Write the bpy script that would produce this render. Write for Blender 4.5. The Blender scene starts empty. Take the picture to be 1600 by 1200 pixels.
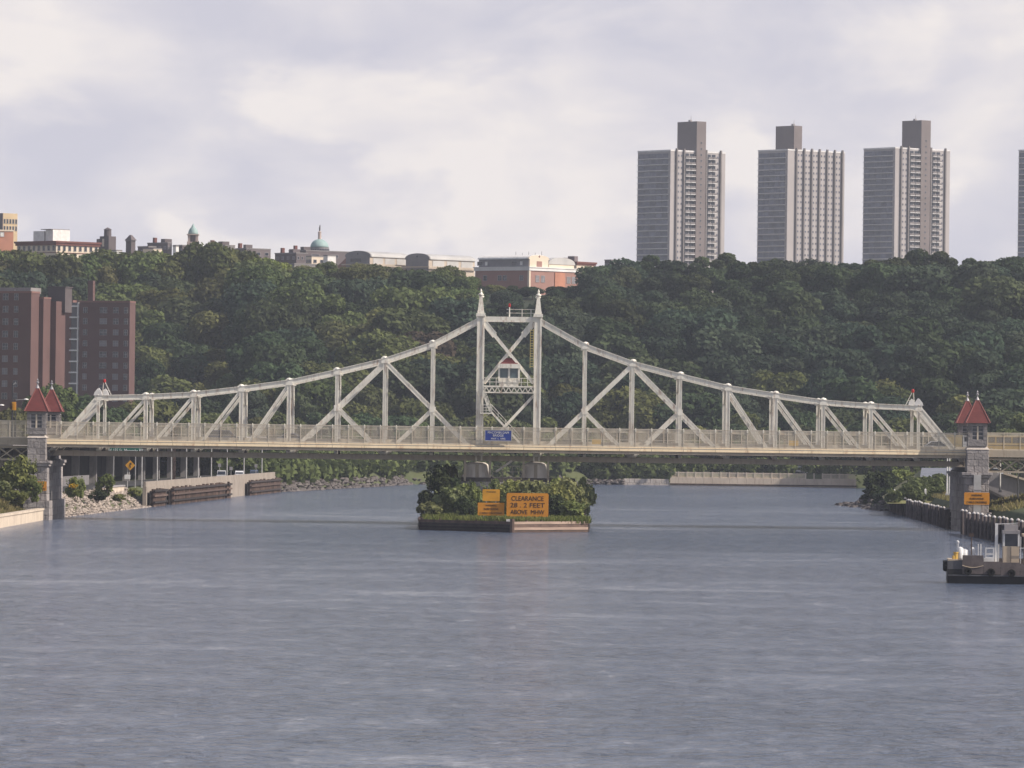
import bpy, math, random
import numpy as np
from mathutils import Vector, Matrix

# ------------------------------------------------------------------ camera, sky, sun
sc = bpy.context.scene
C = sc.collection
R = math.radians
FPX, CZ, ROLL = 9196.0, 13.0, R(0.72)          # focal length in photo pixels, eye height, camera roll
PITCH = math.atan(70 / FPX)
cam_d = bpy.data.cameras.new('camera')
cam_d.sensor_width = 36.0
cam_d.lens = 36.0 * FPX / 1600.0
cam_d.clip_start = 1.0
cam_d.clip_end = 20000
cam = bpy.data.objects.new('camera', cam_d)
C.objects.link(cam)
cam.matrix_world = Matrix.Translation((0, 0, CZ)) @ Matrix.Rotation(R(90) + PITCH, 4, 'X') @ Matrix.Rotation(ROLL, 4, 'Z')
sc.camera = cam

SUN_AZ, SUN_EL = 104.0, 38.0                     # degrees clockwise from the view direction (+Y)
SKY_STRENGTH = 0.10
world = bpy.data.worlds.new('World')
sc.world = world
world.use_nodes = True
wt = world.node_tree
wt.nodes.clear()
def wn(t, **k):
    n = wt.nodes.new(t)
    for a, b in k.items():
        setattr(n, a, b)
    return n
sky = wn('ShaderNodeTexSky', sky_type='NISHITA', sun_disc=False)
sky.sun_elevation = R(SUN_EL)
sky.sun_rotation = R(SUN_AZ)
sky.air_density = 1.0
sky.dust_density = 2.0
tc = wn('ShaderNodeTexCoord')
mp = wn('ShaderNodeMapping')
mp.inputs['Scale'].default_value = (1.0, 1.0, 1.9)
mp.inputs['Location'].default_value = (4.4, 2.2, 1.3)
wt.links.new(tc.outputs['Generated'], mp.inputs['Vector'])
mp_b = wn('ShaderNodeMapping')
mp_b.inputs['Scale'].default_value = (1.0, 1.0, 4.5)
mp_b.inputs['Location'].default_value = (5.0, 2.8, 1.9)
wt.links.new(tc.outputs['Generated'], mp_b.inputs['Vector'])
def wnoise(scale, detail, rough, dist=0.0, src=None):
    n = wn('ShaderNodeTexNoise')
    n.inputs['Scale'].default_value = scale
    n.inputs['Detail'].default_value = detail
    n.inputs['Roughness'].default_value = rough
    n.inputs['Distortion'].default_value = dist
    wt.links.new((src or mp).outputs['Vector'], n.inputs['Vector'])
    return n
n_puff = wnoise(30.0, 10.0, 0.50, 0.25)           # billows
n_band = wnoise(9.0, 4.0, 0.5, 0.0, mp_b)                  # broad grey and bright banks
n_gap = wnoise(3.2, 5.0, 0.55)                   # gaps of blue between the banks
n_cum = wnoise(17.0, 9.0, 0.48, 0.35)
cum = wn('ShaderNodeMapRange', interpolation_type='SMOOTHSTEP')     # heaped clouds with a defined edge
cum.inputs['From Min'].default_value = 0.49
cum.inputs['From Max'].default_value = 0.57
cum.inputs['To Min'].default_value = -0.07
cum.inputs['To Max'].default_value = 0.10
wt.links.new(n_cum.outputs['Fac'], cum.inputs['Value'])
addn = wn('ShaderNodeMath', operation='MULTIPLY_ADD')
wt.links.new(n_band.outputs['Fac'], addn.inputs[0])
addn.inputs[1].default_value = 0.55
wt.links.new(n_puff.outputs['Fac'], addn.inputs[2])
ramp = wn('ShaderNodeValToRGB')
e = ramp.color_ramp.elements
e[0].position = 0.58
e[0].color = (0.57, 0.56, 0.635, 1)
e[1].position = 0.94
e[1].color = (0.83, 0.775, 0.75, 1)
m = ramp.color_ramp.elements.new(0.74)
m.color = (0.66, 0.635, 0.68, 1)
mlt = wn('ShaderNodeMath', operation='MULTIPLY')
add2 = wn('ShaderNodeMath', operation='ADD')
wt.links.new(addn.outputs[0], add2.inputs[0])
wt.links.new(cum.outputs[0], add2.inputs[1])
wt.links.new(add2.outputs[0], mlt.inputs[0])
mlt.inputs[1].default_value = 1.0
wt.links.new(mlt.outputs[0], ramp.inputs['Fac'])
scl = wn('ShaderNodeVectorMath', operation='SCALE')
scl.inputs['Scale'].default_value = 1.0 / SKY_STRENGTH
wt.links.new(ramp.outputs['Color'], scl.inputs[0])
# cloud cover: unbroken where the layer is seen edge-on low down, broken higher up
sep = wn('ShaderNodeSeparateXYZ')
wt.links.new(tc.outputs['Generated'], sep.inputs[0])
el = wn('ShaderNodeMapRange')
el.inputs['From Min'].default_value = 0.05
el.inputs['From Max'].default_value = 0.42
el.inputs['To Min'].default_value = 0.35
el.inputs['To Max'].default_value = -0.06
wt.links.new(sep.outputs['Z'], el.inputs['Value'])
gsum = wn('ShaderNodeMath', operation='ADD')
wt.links.new(n_gap.outputs['Fac'], gsum.inputs[0])
wt.links.new(el.outputs[0], gsum.inputs[1])
cov = wn('ShaderNodeMapRange', interpolation_type='SMOOTHSTEP')
cov.inputs['From Min'].default_value = 0.44
cov.inputs['From Max'].default_value = 0.60
wt.links.new(gsum.outputs[0], cov.inputs['Value'])
mix = wn('ShaderNodeMix', data_type='RGBA')
wt.links.new(cov.outputs[0], mix.inputs['Factor'])
wt.links.new(sky.outputs['Color'], mix.inputs['A'])
wt.links.new(scl.outputs[0], mix.inputs['B'])
bg = wn('ShaderNodeBackground')
bg.inputs['Strength'].default_value = SKY_STRENGTH
wt.links.new(mix.outputs['Result'], bg.inputs['Color'])
wo = wn('ShaderNodeOutputWorld')
wt.links.new(bg.outputs[0], wo.inputs['Surface'])

sun_d = bpy.data.lights.new('sun', 'SUN')
sun_d.energy = 5.0
sun_d.angle = R(0.8)
sun_d.color = (1.0, 0.90, 0.78)
sun = bpy.data.objects.new('sun', sun_d)
C.objects.link(sun)
sdir = Vector((math.sin(R(SUN_AZ)) * math.cos(R(SUN_EL)), math.cos(R(SUN_AZ)) * math.cos(R(SUN_EL)), math.sin(R(SUN_EL))))
sun.rotation_euler = sdir.to_track_quat('Z', 'Y').to_euler()
sun.location = (200, 600, 300)

vs = sc.view_settings
vs.view_transform = 'Standard'
vs.look = 'None'
vs.exposure = 0.14
vs.gamma = 1.0
vs.use_curve_mapping = False
sc.cycles.volume_bounces = 1
sc.cycles.max_bounces = 6
sc.cycles.diffuse_bounces = 3
sc.cycles.transparent_max_bounces = 12
sc.cycles.use_denoising = True

# ------------------------------------------------------------------ helpers
rnd = random.Random(11)
_c, _s = math.cos(ROLL), math.sin(ROLL)
_ca, _sa = math.cos(PITCH), math.sin(PITCH)
def ray(x, y):
    dx, dy = x - 800.0, y - 600.0
    u, v = dx * _c + dy * _s, -dx * _s + dy * _c
    return u, FPX * _ca + v * _sa, FPX * _sa - v * _ca
def P(x, y, Y):
    """world point seen at photo pixel (x, y) that lies at distance Y"""
    d = ray(x, y)
    t = Y / d[1]
    return Vector((d[0] * t, Y, CZ + d[2] * t))
def G(x, y, z=0.0):
    d = ray(x, y)
    t = (z - CZ) / d[2]
    return Vector((d[0] * t, d[1] * t, z))
V = Vector

ORG = {}
def org(o):
    return ORG.get(o.name, V((0, 0, 0))) if o is not None else V((0, 0, 0))
def tag(o, label=None, cat=None, group=None, kind=None):
    if label: o['label'] = label
    if cat: o['category'] = cat
    if group: o['group'] = group
    if kind: o['kind'] = kind
    return o
def thing(name, label, cat, loc=(0, 0, 0), group=None, rotz=0.0, local=False):
    o = bpy.data.objects.new(name, None)
    o.empty_display_size = 0.5
    C.objects.link(o)
    o.location = loc
    o.rotation_euler = (0, 0, rotz)
    if not local:
        ORG[o.name] = V(loc)
    return tag(o, label, cat, group)

class MB:
    def __init__(s):
        s.v, s.f, s.m = [], [], []
        s.mi = 0
    def add(s, vs_, fs_):
        k = len(s.v)
        s.v.extend([tuple(p) for p in vs_])
        for f in fs_:
            s.f.append(tuple(i + k for i in f))
            s.m.append(s.mi)
        return s
    def box(s, x0, x1, y0, y1, z0, z1):
        return s.add([(x0, y0, z0), (x1, y0, z0), (x1, y1, z0), (x0, y1, z0), (x0, y0, z1), (x1, y0, z1), (x1, y1, z1), (x0, y1, z1)],
                     [(0, 3, 2, 1), (4, 5, 6, 7), (0, 1, 5, 4), (1, 2, 6, 5), (2, 3, 7, 6), (3, 0, 4, 7)])
    def cbox(s, c, sx, sy, sz):
        return s.box(c[0] - sx / 2, c[0] + sx / 2, c[1] - sy / 2, c[1] + sy / 2, c[2] - sz / 2, c[2] + sz / 2)
    def frustum(s, c, ax, ay, bx, by, z0, z1):
        x, y = c[0], c[1]
        q = lambda a, b, z: [(x - a, y - b, z), (x + a, y - b, z), (x + a, y + b, z), (x - a, y + b, z)]
        return s.add(q(ax, ay, z0) + q(bx, by, z1), [(0, 3, 2, 1), (4, 5, 6, 7), (0, 1, 5, 4), (1, 2, 6, 5), (2, 3, 7, 6), (3, 0, 4, 7)])
    def bar(s, p, q, w, h, side=None):
        """box from p to q, w across the side direction, h across the other"""
        p, q = V(p), V(q)
        d = (q - p).normalized()
        if side is None:
            side = V((0, 1, 0)) if abs(d.y) < 0.9 else V((1, 0, 0))
        a = (V(side) - d * V(side).dot(d)).normalized() * (w / 2)
        b = d.cross(a).normalized() * (h / 2)
        return s.add([p - a - b, p + a - b, p + a + b, p - a + b, q - a - b, q + a - b, q + a + b, q - a + b],
                     [(0, 3, 2, 1), (4, 5, 6, 7), (0, 1, 5, 4), (1, 2, 6, 5), (2, 3, 7, 6), (3, 0, 4, 7)])
    def cyl(s, p, q, r0, r1=None, n=8):
        r1 = r0 if r1 is None else r1
        p, q = V(p), V(q)
        d = (q - p).normalized()
        a = d.cross(V((0, 0, 1)) if abs(d.z) < 0.9 else V((1, 0, 0))).normalized()
        b = d.cross(a)
        vs_ = []
        for c, r in ((p, r0), (q, r1)):
            vs_ += [c + (a * math.cos(2 * math.pi * i / n) + b * math.sin(2 * math.pi * i / n)) * r for i in range(n)]
        fs = [(i, (i + 1) % n, n + (i + 1) % n, n + i) for i in range(n)]
        fs += [tuple(range(n - 1, -1, -1)), tuple(range(n, 2 * n))]
        return s.add(vs_, fs)
    def lathe(s, c, prof, n=12, ph=0.0):
        vs_, fs = [], []
        for r, z in prof:
            vs_ += [(c[0] + r * math.cos(ph + 2 * math.pi * i / n), c[1] + r * math.sin(ph + 2 * math.pi * i / n), c[2] + z) for i in range(n)]
        for k in range(len(prof) - 1):
            fs += [(k * n + i, k * n + (i + 1) % n, (k + 1) * n + (i + 1) % n, (k + 1) * n + i) for i in range(n)]
        fs += [tuple(range(n - 1, -1, -1)), tuple(range((len(prof) - 1) * n, len(prof) * n))]
        return s.add(vs_, fs)
    def prism(s, poly, a0, a1, axis='y'):
        """polygon of (horizontal, z) extruded along y (axis y) or x (axis x)"""
        n = len(poly)
        mk = (lambda h, a, z: (h, a, z)) if axis == 'y' else (lambda h, a, z: (a, h, z))
        vs_ = [mk(h, a0, z) for h, z in poly] + [mk(h, a1, z) for h, z in poly]
        fs = [(i, (i + 1) % n, n + (i + 1) % n, n + i) for i in range(n)] + [tuple(range(n - 1, -1, -1)), tuple(range(n, 2 * n))]
        return s.add(vs_, fs)
    def plan(s, poly, z0, z1):
        n = len(poly)
        vs_ = [(x, y, z0) for x, y in poly] + [(x, y, z1) for x, y in poly]
        fs = [(i, (i + 1) % n, n + (i + 1) % n, n + i) for i in range(n)] + [tuple(range(n - 1, -1, -1)), tuple(range(n, 2 * n))]
        return s.add(vs_, fs)
    def mesh(s, name, mats, off=V((0, 0, 0)), smooth=False):
        me = bpy.data.meshes.new(name)
        me.from_pydata([(a - off.x, b - off.y, c - off.z) for a, b, c in s.v], [], s.f)
        for mm in (mats if isinstance(mats, (list, tuple)) else [mats]):
            me.materials.append(mm)
        if isinstance(mats, (list, tuple)):
            me.polygons.foreach_set('material_index', s.m)
        if smooth:
            me.polygons.foreach_set('use_smooth', [True] * len(s.f))
        me.update()
        import bmesh
        b = bmesh.new(); b.from_mesh(me)
        bmesh.ops.recalc_face_normals(b, faces=b.faces)
        b.to_mesh(me); b.free()
        return me
    def build(s, name, mats, parent=None, smooth=False, kind=None):
        o = bpy.data.objects.new(name, s.mesh(name, mats, org(parent), smooth))
        C.objects.link(o)
        if parent is not None:
            o.parent = parent
            ORG[o.name] = org(parent)
        if kind:
            o['kind'] = kind
        return o

def place(name, me, parent=None, loc=(0, 0, 0), rot=(0, 0, 0), scale=(1, 1, 1)):
    o = bpy.data.objects.new(name, me)
    C.objects.link(o)
    o.location = V(loc) - org(parent)
    o.rotation_euler = rot
    o.scale = scale
    if parent is not None:
        o.parent = parent
    return o
def copy_tree(o, parent=None):
    c = o.copy()
    C.objects.link(c)
    c.parent = parent
    for ch in list(o.children):
        copy_tree(ch, c)
    return c

def mat(name, col, col2=None, rough=0.65, scale=0.8, metal=0.0, stretch=(1, 1, 1), lo=0.35, hi=0.65, stain=None, stain_amt=0.0,
        bump=0.0, bump_scale=4.0, objrand=0.0, spec=0.3, mottled=0.0):
    """procedural surface: two tones mixed by world-space noise, optional vertical stains, relief and per-object variation"""
    mt = bpy.data.materials.new(name)
    mt.use_nodes = True
    nt = mt.node_tree
    b = nt.nodes['Principled BSDF']
    b.inputs['Roughness'].default_value = rough
    b.inputs['Metallic'].default_value = metal
    b.inputs['Specular IOR Level'].default_value = spec
    col2 = col2 or tuple(c * 0.78 for c in col)
    L, N = nt.links.new, nt.nodes.new
    geo = N('ShaderNodeNewGeometry')
    mpn = N('ShaderNodeMapping')
    mpn.inputs['Scale'].default_value = stretch
    L(geo.outputs['Position'], mpn.inputs['Vector'])
    no = N('ShaderNodeTexNoise')
    no.inputs['Scale'].default_value = scale
    no.inputs['Detail'].default_value = 6
    no.inputs['Roughness'].default_value = 0.62
    L(mpn.outputs[0], no.inputs['Vector'])
    r1 = N('ShaderNodeMapRange')
    r1.inputs['From Min'].default_value = lo
    r1.inputs['From Max'].default_value = hi
    L(no.outputs['Fac'], r1.inputs['Value'])
    mx = N('ShaderNodeMix'); mx.data_type = 'RGBA'
    mx.inputs['A'].default_value = (*col2, 1)
    mx.inputs['B'].default_value = (*col, 1)
    L(r1.outputs[0], mx.inputs['Factor'])
    out = mx.outputs['Result']
    if stain:
        mp2 = N('ShaderNodeMapping')
        mp2.inputs['Scale'].default_value = (1.3, 1.3, 0.22)
        L(geo.outputs['Position'], mp2.inputs['Vector'])
        n2 = N('ShaderNodeTexNoise')
        n2.inputs['Scale'].default_value = 1.6
        n2.inputs['Detail'].default_value = 7
        n2.inputs['Roughness'].default_value = 0.7
        L(mp2.outputs[0], n2.inputs['Vector'])
        r2 = N('ShaderNodeMapRange')
        r2.inputs['From Min'].default_value = 0.52
        r2.inputs['From Max'].default_value = 0.69
        r2.inputs['To Max'].default_value = stain_amt
        L(n2.outputs['Fac'], r2.inputs['Value'])
        m2 = N('ShaderNodeMix'); m2.data_type = 'RGBA'
        L(r2.outputs[0], m2.inputs['Factor'])
        L(out, m2.inputs['A'])
        m2.inputs['B'].default_value = (*stain, 1)
        out = m2.outputs['Result']
    if objrand:
        oi = N('ShaderNodeObjectInfo')
        r3 = N('ShaderNodeMapRange')
        r3.inputs['To Min'].default_value = 1 - objrand
        r3.inputs['To Max'].default_value = 1 + objrand
        L(oi.outputs['Random'], r3.inputs['Value'])
        hs = N('ShaderNodeHueSaturation')
        L(r3.outputs[0], hs.inputs['Value'])
        L(out, hs.inputs['Color'])
        out = hs.outputs['Color']
    L(out, b.inputs['Base Color'])
    if bump:
        n4 = N('ShaderNodeTexNoise')
        n4.inputs['Scale'].default_value = bump_scale
        n4.inputs['Detail'].default_value = 5
        L(geo.outputs['Position'], n4.inputs['Vector'])
        bp = N('ShaderNodeBump')
        bp.inputs['Strength'].default_value = bump
        bp.inputs['Distance'].default_value = 0.2
        L(n4.outputs['Fac'], bp.inputs['Height'])
        L(bp.outputs[0], b.inputs['Normal'])
    return mt

def leaf_mat(name, col, col2, objrand=0.32, hue=0.035, scale=0.35):
    mt = bpy.data.materials.new(name)
    mt.use_nodes = True
    nt = mt.node_tree
    nt.nodes.clear()
    L, N = nt.links.new, nt.nodes.new
    geo = N('ShaderNodeNewGeometry')
    no = N('ShaderNodeTexNoise')
    no.inputs['Scale'].default_value = scale
    no.inputs['Detail'].default_value = 4
    L(geo.outputs['Position'], no.inputs['Vector'])
    r1 = N('ShaderNodeMapRange')
    r1.inputs['From Min'].default_value = 0.36
    r1.inputs['From Max'].default_value = 0.66
    L(no.outputs['Fac'], r1.inputs['Value'])
    mx = N('ShaderNodeMix'); mx.data_type = 'RGBA'
    mx.inputs['A'].default_value = (*col2, 1)
    mx.inputs['B'].default_value = (*col, 1)
    L(r1.outputs[0], mx.inputs['Factor'])
    oi = N('ShaderNodeObjectInfo')
    r3 = N('ShaderNodeMapRange')
    r3.inputs['To Min'].default_value = 1 - objrand
    r3.inputs['To Max'].default_value = 1 + objrand
    L(oi.outputs['Random'], r3.inputs['Value'])
    mth = N('ShaderNodeMath'); mth.operation = 'MULTIPLY'
    mth.inputs[1].default_value = 7.31
    L(oi.outputs['Random'], mth.inputs[0])
    fr = N('ShaderNodeMath'); fr.operation = 'FRACT'
    L(mth.outputs[0], fr.inputs[0])
    r4 = N('ShaderNodeMapRange')
    r4.inputs['To Min'].default_value = 0.5 - hue
    r4.inputs['To Max'].default_value = 0.5 + hue
    L(fr.outputs[0], r4.inputs['Value'])
    hs = N('ShaderNodeHueSaturation')
    L(r3.outputs[0], hs.inputs['Value'])
    L(r4.outputs[0], hs.inputs['Hue'])
    L(mx.outputs['Result'], hs.inputs['Color'])
    d = N('ShaderNodeBsdfDiffuse')
    t = N('ShaderNodeBsdfTranslucent')
    L(hs.outputs[0], d.inputs['Color'])
    L(hs.outputs[0], t.inputs['Color'])
    ms = N('ShaderNodeMixShader')
    ms.inputs[0].default_value = 0.28
    L(d.outputs[0], ms.inputs[1]); L(t.outputs[0], ms.inputs[2])
    o = N('ShaderNodeOutputMaterial')
    L(ms.outputs[0], o.inputs['Surface'])
    return mt

# ------------------------------------------------------------------ materials
M = {}
M['steel'] = mat('white_painted_steel', (0.84, 0.805, 0.72), (0.72, 0.69, 0.615), 0.55, 0.9, stain=(0.30, 0.16, 0.09), stain_amt=0.7)
M['fascia'] = mat('cream_painted_steel', (0.70, 0.58, 0.40), (0.60, 0.49, 0.33), 0.55, 0.5, stain=(0.32, 0.17, 0.09), stain_amt=0.6, stretch=(1, 1, 0.3))
M['girder'] = mat('beige_painted_girder', (0.44, 0.38, 0.30), (0.36, 0.31, 0.25), 0.6, 0.6, stain=(0.2, 0.12, 0.08), stain_amt=0.5)
M['rail'] = mat('beige_railing_paint', (0.62, 0.555, 0.45), (0.54, 0.48, 0.39), 0.6, 0.5, stain=(0.36, 0.2, 0.1), stain_amt=0.4)
M['postcap'] = mat('pale_post_cap', (0.74, 0.70, 0.60), None, 0.5)
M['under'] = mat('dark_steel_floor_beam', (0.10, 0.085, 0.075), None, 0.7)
M['asphalt'] = mat('asphalt', (0.055, 0.055, 0.058), (0.04, 0.04, 0.042), 0.85, 0.3)
M['sidewalk'] = mat('concrete_walk', (0.34, 0.32, 0.29), None, 0.85, 0.4)
M['stone'] = mat('grey_granite', (0.36, 0.33, 0.32), (0.24, 0.22, 0.22), 0.8, 0.9, stain=(0.12, 0.10, 0.10), stain_amt=0.7, bump=0.5, objrand=0.2)
M['capstone'] = mat('pale_capstone', (0.58, 0.52, 0.47), (0.44, 0.39, 0.35), 0.8, 0.9, bump=0.3)
M['turret'] = mat('turret_stone', (0.27, 0.25, 0.245), (0.18, 0.165, 0.165), 0.8, 1.4, bump=0.5, objrand=0.2)
M['redroof'] = mat('red_roof_tile', (0.165, 0.042, 0.038), (0.125, 0.033, 0.031), 0.6, 1.2, objrand=0.06)
M['redridge'] = mat('red_ridge_tile', (0.25, 0.085, 0.075), None, 0.6)
M['lead'] = mat('grey_metal_finial', (0.33, 0.32, 0.34), None, 0.45, metal=0.3)
M['glass'] = mat('dark_window_glass', (0.03, 0.035, 0.05), (0.02, 0.025, 0.035), 0.12, spec=0.6)
M['cabglass'] = mat('cabin_glass', (0.10, 0.15, 0.16), (0.07, 0.11, 0.12), 0.1, spec=0.6)
M['white'] = mat('white_paint', (0.78, 0.76, 0.74), None, 0.5)
M['yellowrail'] = mat('yellow_ladder_paint', (0.62, 0.50, 0.18), None, 0.55)
M['blue'] = mat('blue_sign_face', (0.022, 0.05, 0.27), (0.02, 0.045, 0.24), 0.45, 0.8)
M['orange'] = mat('amber_sign_face', (0.62, 0.26, 0.02), (0.55, 0.22, 0.018), 0.5, 0.7)
M['yellow'] = mat('yellow_sign_face', (0.68, 0.33, 0.025), None, 0.5)
M['fadedyellow'] = mat('faded_yellow_board', (0.62, 0.40, 0.10), None, 0.6)
M['black'] = mat('black_lettering', (0.025, 0.02, 0.02), None, 0.6)
M['offwhite'] = mat('white_lettering', (0.80, 0.80, 0.80), None, 0.5)
M['green'] = mat('green_sign_face', (0.01, 0.12, 0.085), None, 0.5)
M['drum'] = mat('pale_drum_paint', (0.72, 0.67, 0.61), (0.63, 0.58, 0.53), 0.6, 0.5, stain=(0.3, 0.2, 0.14), stain_amt=0.35)
M['timber'] = mat('dark_wet_shaded_timber', (0.045, 0.035, 0.032), (0.025, 0.02, 0.02), 0.8, 1.2, objrand=0.3)  # also stands for shade on the island fender's unlit sides
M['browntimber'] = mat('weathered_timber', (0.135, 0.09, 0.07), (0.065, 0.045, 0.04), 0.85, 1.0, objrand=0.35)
M['paletimber'] = mat('sunlit_pale_timber', (0.42, 0.31, 0.25), (0.29, 0.21, 0.17), 0.8, 0.8, stretch=(0.3, 0.3, 2), objrand=0.1)  # sunlight put into the colour of the fender's lit wall
M['pile'] = mat('tarred_pile', (0.10, 0.08, 0.08), (0.055, 0.045, 0.045), 0.75, 1.5, objrand=0.3)
M['pilecap'] = mat('white_pile_cap', (0.58, 0.55, 0.54), None, 0.6)
M['conc'] = mat('beige_concrete', (0.62, 0.53, 0.43), (0.50, 0.42, 0.34), 0.85, 0.35, stain=(0.22, 0.17, 0.13), stain_amt=0.4)
M['roadwall'] = mat('stained_parapet_concrete', (0.33, 0.285, 0.245), (0.25, 0.215, 0.185), 0.85, 0.35, stain=(0.16, 0.12, 0.10), stain_amt=0.5)
M['greyconc'] = mat('grey_concrete', (0.33, 0.31, 0.31), (0.25, 0.235, 0.24), 0.85, 0.3, stain=(0.12, 0.11, 0.11), stain_amt=0.5)
M['bluepave'] = mat('blue_grey_pavement', (0.20, 0.21, 0.25), (0.14, 0.15, 0.18), 0.7, 0.3)
M['barrier'] = mat('dark_barrier_concrete', (0.19, 0.18, 0.19), (0.14, 0.135, 0.14), 0.85, 0.4)  # one even tone, darker than the other grey concrete
M['darkconc'] = mat('dark_shade_concrete', (0.10, 0.095, 0.10), None, 0.85, 0.4)
M['rock'] = mat('pale_riprap', (0.42, 0.36, 0.31), (0.24, 0.20, 0.18), 0.85, 0.5, bump=0.4, bump_scale=2)
M['wetrock'] = mat('dark_shore_rock', (0.16, 0.14, 0.13), (0.08, 0.07, 0.07), 0.8, 0.6, bump=0.4)
M['soil'] = mat('woodland_floor', (0.035, 0.045, 0.022), (0.02, 0.026, 0.015), 0.95, 0.1)
M['grassground'] = mat('rough_grass_ground', (0.095, 0.105, 0.045), (0.055, 0.070, 0.028), 0.95, 0.12)
M['drygrass'] = mat('dry_grass', (0.25, 0.21, 0.11), (0.13, 0.15, 0.05), 0.9, 0.4)
M['greygalv'] = mat('galvanised_pole', (0.50, 0.49, 0.48), None, 0.45, metal=0.2)
M['darkpole'] = mat('dark_pole_paint', (0.045, 0.045, 0.055), None, 0.5)
M['red'] = mat('red_lamp_paint', (0.45, 0.03, 0.03), None, 0.4)
M['tyre'] = mat('tyre_rubber', (0.02, 0.02, 0.02), None, 0.9)
M['hull'] = mat('black_hull_paint', (0.022, 0.022, 0.024), (0.014, 0.014, 0.015), 0.5, 0.8)
M['bulwark'] = mat('weathered_steel_plate', (0.15, 0.125, 0.12), (0.095, 0.08, 0.08), 0.7, 1.2, stain=(0.06, 0.05, 0.05), stain_amt=0.7)
M['bulwarkgrey'] = mat('grey_bow_plate', (0.11, 0.11, 0.12), (0.075, 0.075, 0.08), 0.7, 1.2)
M['cabin'] = mat('cream_cabin_paint', (0.55, 0.45, 0.34), (0.47, 0.38, 0.28), 0.6, 1.2)
M['bark'] = mat('bark', (0.10, 0.075, 0.055), (0.06, 0.045, 0.035), 0.95, 2.0)
M['brick'] = mat('dark_red_brick', (0.128, 0.074, 0.070), (0.108, 0.063, 0.060), 0.85, 0.15, objrand=0.0)
M['brickband'] = mat('pale_red_brick', (0.21, 0.115, 0.10), (0.18, 0.10, 0.09), 0.85, 0.15)
M['roofgrey'] = mat('grey_flat_roof', (0.24, 0.225, 0.225), None, 0.85, 0.3)
M['wframe'] = mat('window_frame', (0.34, 0.32, 0.33), None, 0.6)
M['blind'] = mat('drawn_blind', (0.22, 0.21, 0.23), None, 0.7)
M['towerconc'] = mat('tower_concrete', (0.385, 0.355, 0.355), (0.34, 0.315, 0.315), 0.85, 0.05)
M['towerrib'] = mat('tower_dark_rib', (0.20, 0.18, 0.18), None, 0.85, 0.1)
M['towercore'] = mat('tower_core_brick', (0.185, 0.155, 0.152), (0.155, 0.13, 0.128), 0.85, 0.1)
M['towerglass'] = mat('tower_window_band', (0.12, 0.13, 0.18), (0.055, 0.06, 0.09), 0.25, 0.35, spec=0.5, objrand=0.35)
M['towerslab'] = mat('pale_floor_slab', (0.76, 0.74, 0.74), None, 0.7, 0.2)
M['creamwall'] = mat('cream_masonry', (0.66, 0.57, 0.46), (0.60, 0.51, 0.41), 0.8, 0.2)
M['cornice'] = mat('dark_red_cornice', (0.16, 0.06, 0.05), None, 0.75)
M['tanwall'] = mat('tan_masonry', (0.56, 0.43, 0.27), None, 0.8, 0.2)
M['orangebrick'] = mat('orange_brick', (0.46, 0.21, 0.14), None, 0.85, 0.2)
M['schoolbrick'] = mat('rose_brick', (0.31, 0.175, 0.15), (0.27, 0.155, 0.13), 0.85, 0.2)
M['schoolcream'] = mat('cream_panel', (0.52, 0.44, 0.36), None, 0.8, 0.2)
M['roofmetal'] = mat('pale_metal_roof', (0.50, 0.49, 0.48), None, 0.5, 0.2)
M['slate'] = mat('slate_wall_and_shade', (0.15, 0.125, 0.13), (0.12, 0.10, 0.105), 0.85, 0.2, objrand=0.25)
M['copper'] = mat('green_copper', (0.30, 0.41, 0.40), (0.26, 0.37, 0.365), 0.6, 0.3)
M['greystone'] = mat('grey_drum_and_gable_shade', (0.25, 0.24, 0.25), None, 0.85, 0.3)
M['spire'] = mat('pale_spire_stone', (0.50, 0.40, 0.36), None, 0.8, 0.4)
M['carwhite'] = mat('white_car_paint', (0.72, 0.72, 0.74), None, 0.25, spec=0.6)
M['carsilver'] = mat('silver_car_paint', (0.50, 0.51, 0.54), None, 0.25, metal=0.4)
M['carblue'] = mat('slate_blue_car_paint', (0.07, 0.09, 0.14), None, 0.25, spec=0.6)
M['cartan'] = mat('tan_truck_paint', (0.58, 0.47, 0.27), None, 0.4)
M['busyellow'] = mat('yellow_bus_paint', (0.46, 0.29, 0.06), None, 0.4)
M['signal'] = mat('yellow_signal_housing', (0.62, 0.30, 0.03), None, 0.4)
M['mesh'] = mat('grey_fence_paint', (0.26, 0.24, 0.25), None, 0.6)
M['foam'] = mat('white_foam', (0.75, 0.75, 0.76), None, 0.6)
LEAF = [leaf_mat('leaf_mid_green', (0.135, 0.155, 0.058), (0.085, 0.105, 0.042)),
        leaf_mat('leaf_dark_green', (0.075, 0.098, 0.048), (0.05, 0.068, 0.036)),
        leaf_mat('leaf_blue_green', (0.062, 0.084, 0.052), (0.042, 0.06, 0.04)),
        leaf_mat('leaf_olive', (0.130, 0.138, 0.060), (0.088, 0.098, 0.044)),
        leaf_mat('leaf_yellow_green', (0.21, 0.235, 0.06), (0.135, 0.165, 0.042), 0.1, 0.01),
        leaf_mat('leaf_brown', (0.105, 0.080, 0.055), (0.07, 0.058, 0.042), 0.1, 0.01)]
M['bush'] = leaf_mat('leaf_bush', (0.27, 0.285, 0.10), (0.15, 0.175, 0.065), 0.2, 0.02, 0.8)
M['bushdark'] = leaf_mat('leaf_bush_dark', (0.075, 0.095, 0.045), (0.046, 0.062, 0.032), 0.15, 0.02, 0.8)
M['bushpale'] = leaf_mat('leaf_bush_pale', (0.27, 0.28, 0.14), (0.15, 0.17, 0.07), 0.15, 0.02, 0.8)
M['flower'] = leaf_mat('yellow_blossom', (0.60, 0.36, 0.03), (0.5, 0.28, 0.02), 0.1, 0.01)

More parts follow.
